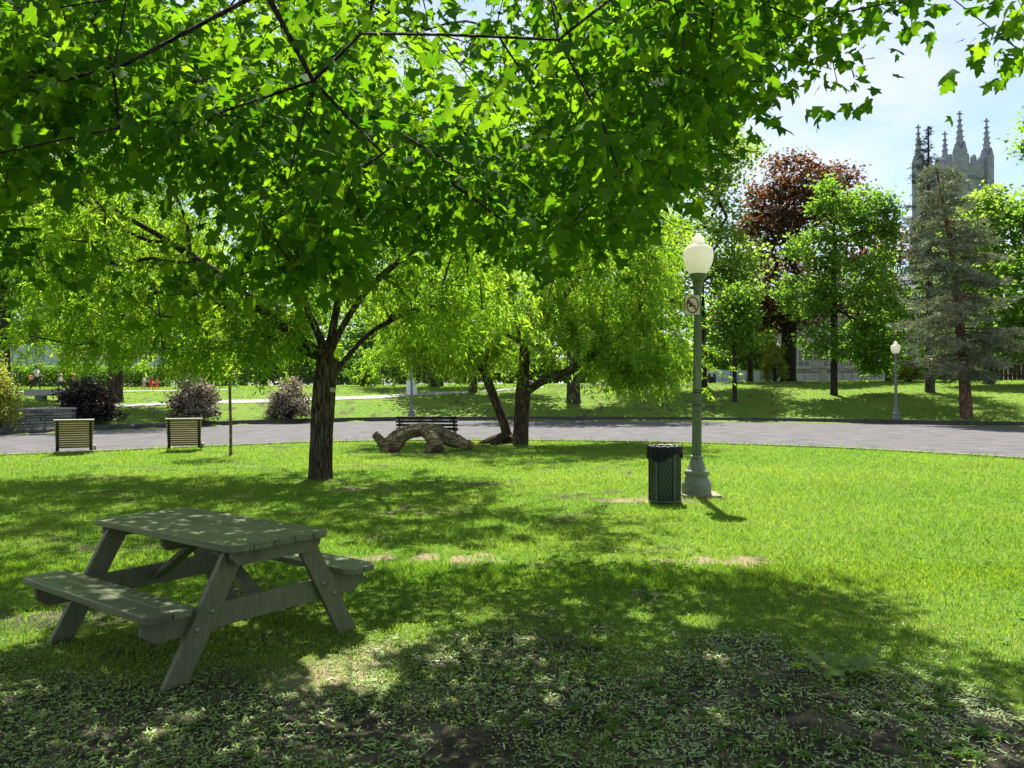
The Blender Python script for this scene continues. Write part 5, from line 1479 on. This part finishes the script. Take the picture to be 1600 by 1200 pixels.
# ---------------------------------------------------------------- stone building and church tower
def masonry(name, c1, c2, cm, sx=.9, sy=.45, rough=.9):
    m, t = new_mat(name)
    out = N(t, 'ShaderNodeOutputMaterial'); p = N(t, 'ShaderNodeBsdfPrincipled'); p.inputs['Roughness'].default_value = rough; p.inputs['Specular IOR Level'].default_value = .15
    t.links.new(p.outputs[0], out.inputs[0])
    g = N(t, 'ShaderNodeTexCoord'); sep = N(t, 'ShaderNodeSeparateXYZ'); cmb = N(t, 'ShaderNodeCombineXYZ'); ad = N(t, 'ShaderNodeMath', operation='ADD')
    t.links.new(g.outputs['Object'], sep.inputs[0]); t.links.new(sep.outputs[0], ad.inputs[0]); t.links.new(sep.outputs[1], ad.inputs[1])
    t.links.new(ad.outputs[0], cmb.inputs[0]); t.links.new(sep.outputs[2], cmb.inputs[1])
    b = N(t, 'ShaderNodeTexBrick'); b.inputs['Scale'].default_value = 1.0; b.inputs['Brick Width'].default_value = sx; b.inputs['Row Height'].default_value = sy
    b.inputs['Mortar Size'].default_value = .018; b.inputs['Color1'].default_value = c4(c1); b.inputs['Color2'].default_value = c4(c2); b.inputs['Mortar'].default_value = c4(cm); b.offset = .37
    t.links.new(cmb.outputs[0], b.inputs['Vector'])
    n = N(t, 'ShaderNodeTexNoise', Scale=.7, Detail=6.0)
    t.links.new(g.outputs['Object'], n.inputs['Vector'])
    t.links.new(mixrgb(t, ramp(t, n.outputs['Fac'], .4, .7, 0, .55), b.outputs['Color'], (c1[0] * .7, c1[1] * .7, c1[2] * .7)), p.inputs['Base Color'])
    bp = N(t, 'ShaderNodeBump', Strength=.6, Distance=.04); t.links.new(b.outputs['Fac'], bp.inputs['Height']); bp.invert = True; t.links.new(bp.outputs[0], p.inputs['Normal'])
    return m
MAT['church'] = masonry('grey_ashlar', (0.215, 0.225, 0.285), (0.285, 0.295, 0.36), (0.12, 0.125, 0.16), 1.0, .62)
MAT['house_stone'] = masonry('pale_coursed_stone', (0.25, 0.24, 0.225), (0.31, 0.30, 0.28), (0.17, 0.16, 0.15), .7, .34)
MAT['glass_dark'] = surf('window_glass', (0.03, 0.035, 0.04), rough=.12, spec=.6)
MAT['roof_slate'] = surf('slate_roof', (0.10, 0.11, 0.12), (0.15, 0.16, 0.17), scale=2, rough=.8)

def house():
    b = col_at(1335, 94)
    t = thing('stone_building', 'pale stone building with tall windows behind the young maple', 'building', b, R(-6))
    w, d, h = 15.0, 8.0, 10.2
    MB().box((0, d / 2, h / 2 - .4), (w, d, h + .8)).build('wall', 'house_stone', t)
    MB().prism([(-d / 2 - .5, 0), (d / 2 + .5, 0), (0, 3.6)], w + .8, Matrix.Translation((0, d / 2, h)) @ Matrix(((0, 0, 1, 0), (1, 0, 0, 0), (0, 1, 0, 0), (0, 0, 0, 1)))).build('roof', 'roof_slate', t)
    MB().box((0, -.08, .5), (w + .1, .2, 1.2)).build('plinth', 'pale_stone', t)
    for zi in range(2):
        for i in range(5):
            x = -6 + 3 * i; z = 3.0 + 4.2 * zi
            f = MB().box((x, -.05, z), (1.5, .14, 2.3)).build('window', 'pale_stone', t)
            for sx in (-1, 1):
                for sz in (-1, 0, 1): MB().box((x + sx * .34, -.125, z + sz * .70), (.58, .02, .62)).build('pane', 'glass_dark', f)
            MB().box((x, -.12, z - 1.25), (1.8, .3, .16)).build('sill', 'pale_stone', t)
    for i in range(9): MB().tube([(-7.4 + i * 1.1, -1.6, -.2), (-7.4 + i * 1.1, -1.6, 1.25)], .03, 6).build('railing_post', 'iron', t)
    MB().box((-3.0, -1.6, 1.2), (9.0, .05, .06)).build('railing', 'iron', t)
house()

def tower():
    F = Vector((87.9, 150)); Rt = Vector((96.0, 154.2)); Lt = Vector((83.3, 158.7))
    u = (Rt - F); side = 9.45; ang = math.atan2(u.y, u.x)
    c = F + u.normalized() * side / 2 + Vector((-u.y, u.x)).normalized() * side / 2
    g = float(terr(c.x, c.y))
    t = thing('church_tower', 'grey gothic church tower with four crocketed corner pinnacles above the trees', 'tower', (c.x, c.y, g), ang)
    H0 = 46.5 - g; s = side / 2 - .35
    # body with belfry openings
    MB().box((0, 0, (H0 - 1) / 2 - .5), (2 * s, 2 * s, H0)).build('wall', 'church', t)
    for k in range(4):
        m = Matrix.Rotation(R(90 * k), 4, 'Z')
        # string courses and corbel table
        for z, hh, pr in ((H0 - 1.5, .35, .22), (H0 - 9.6, .4, .2), (H0 - 20, .5, .25)):
            MB().prism([(-s + .3, 0), (s - .3, 0), (s - .3, pr), (-s + .3, pr)], hh, m @ Matrix.Translation((0, s + .002, z))).build('string_course', 'church', t)
        for i in range(9):
            x = -s + 1.3 + i * (2 * s - 2.6) / 8
            MB().box((0, 0, 0), (.34, .34, .5)).build('corbel', 'church', t).matrix_local = m @ Matrix.Translation((x, s + .12, H0 - 2.0))
        # parapet with merlons
        MB().box((0, 0, 0), (2 * s - 1.4, .45, 1.9)).build('parapet', 'church', t).matrix_local = m @ Matrix.Translation((0, s - .02, H0 - .3))
        for i in (-1, 0, 1):
            wv = 1.35
            MB().prism([(-wv / 2, 0), (wv / 2, 0), (wv / 2, 1.3), (wv * .25, 1.85), (-wv * .25, 1.85), (-wv / 2, 1.3)], .5, Matrix(((1, 0, 0, 0), (0, 0, 1, 0), (0, 1, 0, 0), (0, 0, 0, 1)))).build('merlon', 'church', t).matrix_local = m @ Matrix.Translation((i * 2.35, s - .02, H0 + .65))
        # paired pointed belfry windows, recessed louvres
        for sx in (-1, 1):
            def arch(w, h): return [(-w / 2, 0), (w / 2, 0), (w / 2, h * .68), (w * .30, h * .86), (0, h), (-w * .30, h * .86), (-w / 2, h * .68)]
            mm = m @ Matrix.Translation((sx * 1.55, s + .03, H0 - 9.2)) @ Matrix(((1, 0, 0, 0), (0, 0, 1, 0), (0, 1, 0, 0), (0, 0, 0, 1)))
            f = MB().prism(arch(2.2, 6.4), .16, mm).build('window', 'church', t)
            MB().prism([(x, z + .25) for x, z in arch(1.6, 5.7)], .10, mm @ Matrix.Translation((0, 0, .06))).build('louvre_panel', 'glass_dark', f)
        # corner turret, stepped buttresses, spire with crockets and cross
        cx = cy_ = side / 2 - .35
        mc = m @ Matrix.Translation((cx, cy_, 0))
        ch = .16
        def sq(r, cc=.28): return [(-r, -r + cc), (-r + cc, -r), (r - cc, -r), (r, -r + cc), (r, r - cc), (r - cc, r), (-r + cc, r), (-r, r - cc)]
        tur = MB()
        tur.prism(sq(1.02), H0 + 3.2, mc @ Matrix.Translation((0, 0, (H0 + 3.2) / 2 - .5)))
        tur.build('turret', 'church', t).name
        for a_, ww, top in ((.0, 1.0, H0 - 10.5), (.0, 1.25, H0 - 17.5)):
            MB().prism([(0, 0), (ww, 0), (ww, top), (ww * .45, top + 1.2), (0, top + 1.6)], 1.1, mc @ Matrix.Translation((.75, 0, 0)) @ Matrix(((1, 0, 0, 0), (0, 0, 1, 0), (0, 1, 0, 0), (0, 0, 0, 1)))).build('buttress', 'church', t)
            MB().prism([(0, 0), (ww, 0), (ww, top), (ww * .45, top + 1.2), (0, top + 1.6)], 1.1, mc @ Matrix.Rotation(R(90), 4, 'Z') @ Matrix.Translation((.75, 0, 0)) @ Matrix(((1, 0, 0, 0), (0, 0, 1, 0), (0, 1, 0, 0), (0, 0, 0, 1)))).build('buttress', 'church', t)
        # gablets round the foot of the spire
        for q in range(4):
            MB().prism([(-.85, 0), (.85, 0), (0, 2.0)], .18, mc @ Matrix.Rotation(R(90 * q), 4, 'Z') @ Matrix.Translation((0, .94, H0 + 2.4)) @ Matrix(((1, 0, 0, 0), (0, 0, 1, 0), (0, 1, 0, 0), (0, 0, 0, 1)))).build('gablet', 'church', t)
        z0 = H0 + 2.6; z1 = H0 + 9.2
        sp = MB().lathe([(.86, 0), (.15, z1 - z0)], 8, c=(0, 0, z0)).build('pinnacle', 'church', t); sp.matrix_local = mc
        mb = MB()
        for j in range(5):
            f = .24 + .17 * j; r = .86 + (.15 - .86) * f
            for q in range(4):
                a_ = R(45 + 90 * q) if False else R(90 * q)
                mb.box(((r + .10) * math.cos(a_), (r + .10) * math.sin(a_), z0 + (z1 - z0) * f), (.30, .30, .22), Matrix.Rotation(a_, 3, 'Z'))
        mb.build('crockets', 'church', sp)['kind'] = 'stuff'
        MB().box((0, 0, z1 + .55), (.26, .26, 1.5)).box((0, 0, z1 + .75), (1.05, .22, .26)).build('cross', 'church', sp)
        sp.children[-1].matrix_local = Matrix.Rotation(-ang - R(90 * k), 4, 'Z')
tower()

# ---------------------------------------------------------------- people
SKIN = surf('skin', (0.42, 0.26, 0.18), rough=.6); SKIN_D = surf('brown_skin', (0.22, 0.12, 0.08), rough=.6)
def cloth(n, c): return surf(n, c, (c[0] * .8, c[1] * .8, c[2] * .8), scale=6, rough=.85)
CL = {k: cloth(k + '_cloth', c) for k, c in dict(white=(.72, .72, .74), black=(.02, .02, .025), pink=(.75, .18, .42), orange=(.75, .22, .05), red=(.75, .04, .03), blue=(.12, .2, .45), coral=(.72, .30, .24), tan=(.45, .33, .2), grey=(.3, .3, .32)).items()}
HAIR = surf('dark_hair', (.015, .011, .009), rough=.5); SHOE = surf('pale_shoe', (.6, .6, .6), rough=.6)

def person(label, loc, rz, h, top, legs, stride=.22, skin=SKIN, hair='bun', hat=None, arm=(.25, -.2), sleeves=False, legcol=None, group=None, lean=.03):
    """walking figure facing local +X; one skinned body, hair or hat as children"""
    t = thing('person', label, 'person', loc, rz, group)
    k = h / 1.68
    J = {}; E = []; rad = {}; mid = {}
    def j(n, x, y, z, r, m, p=None):
        J[n] = len(J); rad[n] = r * k; mid[n] = m; J_pos.append((x * k, y * k, z * k))
        if p: E.append((J[p], J[n]))
    J_pos = []
    j('pelvis', 0, 0, .92, .135, 2); j('belly', lean * .4, 0, 1.06, .125, 1, 'pelvis'); j('chest', lean, 0, 1.25, .135, 1, 'belly'); j('neck0', lean, 0, 1.40, .075, 1, 'chest'); j('neck', lean + .015, 0, 1.46, .052, 0, 'neck0')
    j('jaw', lean + .045, 0, 1.525, .072, 0, 'neck'); j('head', lean + .03, 0, 1.60, .092, 0, 'jaw'); j('crown', lean + .02, 0, 1.655, .062, 0, 'head'); j('nose', lean + .125, 0, 1.575, .018, 0, 'head')
    for s, sd, fw in ((1, 'l', stride), (-1, 'r', -stride)):
        j('hip' + sd, 0, s * .09, .88, .095, 2, 'pelvis'); j('knee' + sd, fw * .75 + .04, s * .10, .48, .062, 2, 'hip' + sd); j('ankle' + sd, fw * 1.0 - (.12 if fw < 0 else 0), s * .10, .09 + (.05 if fw < 0 else 0), .040, 2 if legcol is None else 0, 'knee' + sd)
        j('toe' + sd, fw * 1.0 + .14 - (.12 if fw < 0 else 0), s * .11, .035, .035, 3, 'ankle' + sd)
        a = arm[0] if s > 0 else arm[1]
        j('shoulder' + sd, lean, s * .17, 1.37, .062, 1, 'neck0'); j('elbow' + sd, lean + a * .35 - .03, s * .22, 1.10, .042, 1 if sleeves else 0, 'shoulder' + sd)
        wx, wz = lean + a * 1.0 + .05, .92 + abs(a) * .35
        j('wrist' + sd, wx, s * .20, wz, .028, 0, 'elbow' + sd); j('palm' + sd, wx + .06, s * .20, wz - .05, .034, 0, 'wrist' + sd)
        for fi, (oy, oz, ln) in enumerate(((.030, .0, .055), (.012, -.008, .070), (-.008, -.008, .066), (-.026, 0, .050))):
            j('finger%s%d' % (sd, fi), wx + .06 + ln * .7, s * .20 + oy, wz - .07 - ln * .6 + oz, .009, 0, 'palm' + sd)
        j('thumb' + sd, wx + .10, s * .20 - s * .045, wz - .035, .010, 0, 'wrist' + sd)
    me = bpy.data.meshes.new('body'); me.from_pydata(J_pos, E, [])
    o = bpy.data.objects.new('body', me); COL.objects.link(o)
    sm = o.modifiers.new('skin', 'SKIN')
    sd_ = me.skin_vertices[0].data if me.skin_vertices else None
    if sd_ is None:
        bm = bmesh.new(); bm.from_mesh(me); bm.verts.layers.skin.verify(); bm.to_mesh(me); bm.free(); sd_ = me.skin_vertices[0].data
    for n, i in J.items(): sd_[i].radius = (rad[n], rad[n]); sd_[i].use_root = (n == 'pelvis')
    sm.use_smooth_shade = True
    ss = o.modifiers.new('sub', 'SUBSURF'); ss.levels = 1; ss.render_levels = 1
    dg = bpy.context.evaluated_depsgraph_get()
    m2 = bpy.data.meshes.new_from_object(o.evaluated_get(dg))
    bpy.data.objects.remove(o)
    m2.name = 'body'; m2.materials.clear()
    for m in (skin, CL[top], CL[legs], SHOE): m2.materials.append(m)
    JP = np.array(J_pos); mids = np.array([mid[n] for n in J]); rr = np.array([rad[n] for n in J])
    for f in m2.polygons:
        d = np.linalg.norm(JP - np.array(f.center), axis=1) - rr * .6
        f.material_index = int(mids[int(np.argmin(d))])
    body = link(bpy.data.objects.new('body', m2), t)
    hx = (lean + .02) * k; hz = 1.60 * k
    def blob(name, c, r, mat, sc=(1, 1, 1), lo=-1.0):
        pr = [(max(.001, math.sqrt(max(0, 1 - z * z))) * r, z * r * sc[2]) for z in np.linspace(lo, 1, 9)]
        b = MB().lathe(pr, 14).build(name, mat, t, smooth=True); b.location = c; b.scale = (sc[0], sc[1], 1); return b
    if hat:
        blob('hat', (hx, 0, hz + .02 * k), .125 * k, CL[hat], (1.05, .95, 1), -.05)
        MB().lathe([(.10 * k, 0), (.185 * k, -.02 * k), (.185 * k, -.008 * k), (.10 * k, .02 * k)], 16, c=(hx + .03 * k, 0, hz + .02 * k)).build('hat_brim', CL[hat], t, smooth=True)
    blob('hair', (hx - .018 * k, 0, hz + (.012 if not hat else -.01) * k), .113 * k, HAIR, (1, .92, 1), -.15 if not hat else -.5)
    if hair == 'bun' and not hat: blob('hair_bun', (hx - .09 * k, 0, hz + .09 * k), .05 * k, HAIR)
    for s in (-1, 1):
        e = MB().lathe([(.002, 0), (.010 * k, .004 * k), (.002, .008 * k)], 8).build('eye', HAIR, t); e.location = (hx + .105 * k, s * .032 * k, hz - .005 * k)
    return t
pw_ = hit(56, 612.6)
kw = pw_.y / F_PX
hw = 37 * kw
person('walking adult in a white top and black trousers on the upper path', pw_ + Vector((0, 0, .03)), R(-4), min(max(hw, 1.55), 1.8), 'white', 'black', skin=SKIN_D, arm=(.28, -.12))
bagp = pw_ + Vector((-.13, -.24, .90))
tb = thing('shoulder_bag', 'coral shoulder bag carried by the walker in white', 'bag', bagp)
bg_ = MB().lathe([(.02, -.19), (.15, -.17), (.18, -.02), (.15, .10), (.05, .14)], 14).build('bag_body', CL['coral'], tb, smooth=True); bg_.scale = (.75, .5, .8)
MB().tube([(-.08, 0, .08), (.06, .10, .36), (.12, .10, .08)], .012, 6).build('strap', CL['black'], tb)
def ground_person(label, px, py, hpx, **kw):
    p = hit(px, py); return person(label, p + Vector((0, 0, .03)), kw.pop('rz', 0), max(.95, min(1.8, hpx * p.y / F_PX)), **kw)
ground_person('child in a bright pink sun hat beside the plum shrub', 94, 612.3, 27, top='white', legs='black', hat='pink', stride=.15)
ground_person('child in an orange cap walking behind the plum shrub', 115, 612.3, 27, top='tan', legs='blue', hat='orange', stride=.15)
ground_person('pale-clothed person under the willow leaves on the upper path', 225, 611.3, 24, top='white', legs='tan', stride=.1)
ground_person('child in red shorts under the willow leaves on the upper path', 236, 611.3, 19, top='red', legs='red', stride=.12, legcol=1)
ground_person('child in an orange shirt under the willow leaves on the upper path', 245, 611.3, 20, top='orange', legs='red', stride=.12)
ground_person('person in grey sitting low past the sapling near the iron fence', 369, 608.5, 18, top='grey', legs='blue', stride=.05)
pr_ = col_at(1170, 90)
person('distant person all in red on the lawn before the blue hoarding', pr_ + Vector((0, 0, .02)), R(150), 1.5, 'red', 'red', stride=.14, sleeves=True, hair='short')

# ---------------------------------------------------------------- fallen sprig, seedlings
lm_ = []
for r0 in (.45, .75, .95):
    m = fast_mesh('leaf', SH_MAPLE[0], SH_MAPLE[1], {'rnd': np.full(len(SH_MAPLE[0]), r0)}); m.materials.append(MAT['leaf_light']); lm_.append(m)
def leaf_obj(root, p, az, el, roll, s, i=0):
    o = bpy.data.objects.new('leaf', lm_[i % 3]); link(o, root)
    o.matrix_local = Matrix.Translation(p) @ Matrix.Rotation(az, 4, 'Z') @ Matrix.Rotation(el, 4, 'X') @ Matrix.Rotation(roll, 4, 'Y') @ Matrix.Scale(s, 4)
    return o
ps = gpix(1306, 1062)
sp = thing('maple_sprig', 'fallen fresh maple sprig with a cluster of limp green leaves on the soil', 'twig', ps, 0)
MB().tube([(-.22, .06, .02), (-.08, .03, .035), (.06, 0, .03), (.20, .05, .03)], [.005, .004, .003, .002], 5).build('stem', 'bark_dark', sp)
for i, (x, y, az, el, ro, s) in enumerate([(-.17, .05, 110, 25, 20, .11), (-.14, .0, 160, 10, -30, .12), (-.06, .06, 40, 32, 10, .12), (-.04, -.02, 190, 12, 15, .13), (.03, .03, -20, 28, -18, .12), (.06, -.05, 215, 8, -10, .12), (.10, -.06, 150, 15, 25, .12), (.12, .03, -60, 22, 12, .12), (.17, .06, -95, 12, 30, .11), (.02, .09, 10, 38, 0, .10), (.16, -.01, -130, 18, -25, .11)]):
    leaf_obj(sp, Vector((x, y, .065 + .012 * (i % 3))), R(az), R(el), R(ro), s, i)
for px, py, nl, s, lab in ((623, 1008, 3, .055, 'tiny two-leaved seedling in a sun patch beside the picnic table'), (762, 996, 2, .06, 'single upright seedling leaf on the shaded soil'), (372, 1024, 4, .06, 'small flat seedling rosette under the picnic bench beam')):
    p = gpix(px, py); sd0 = thing('seedling', lab, 'seedling', p)
    MB().tube([(0, 0, 0), (.005, 0, .03), (0, 0, .05)], .002, 4).build('stem', 'samara', sd0)
    for i in range(nl): leaf_obj(sd0, Vector((0, 0, .045)), R(360 * i / nl + 30), R(30 if nl < 4 else 5), R(10), s, 1 + i % 2)
print('counts maple', n_maple, 'willow', nA, nB, nC, nD, 'pine', nP, nQ)
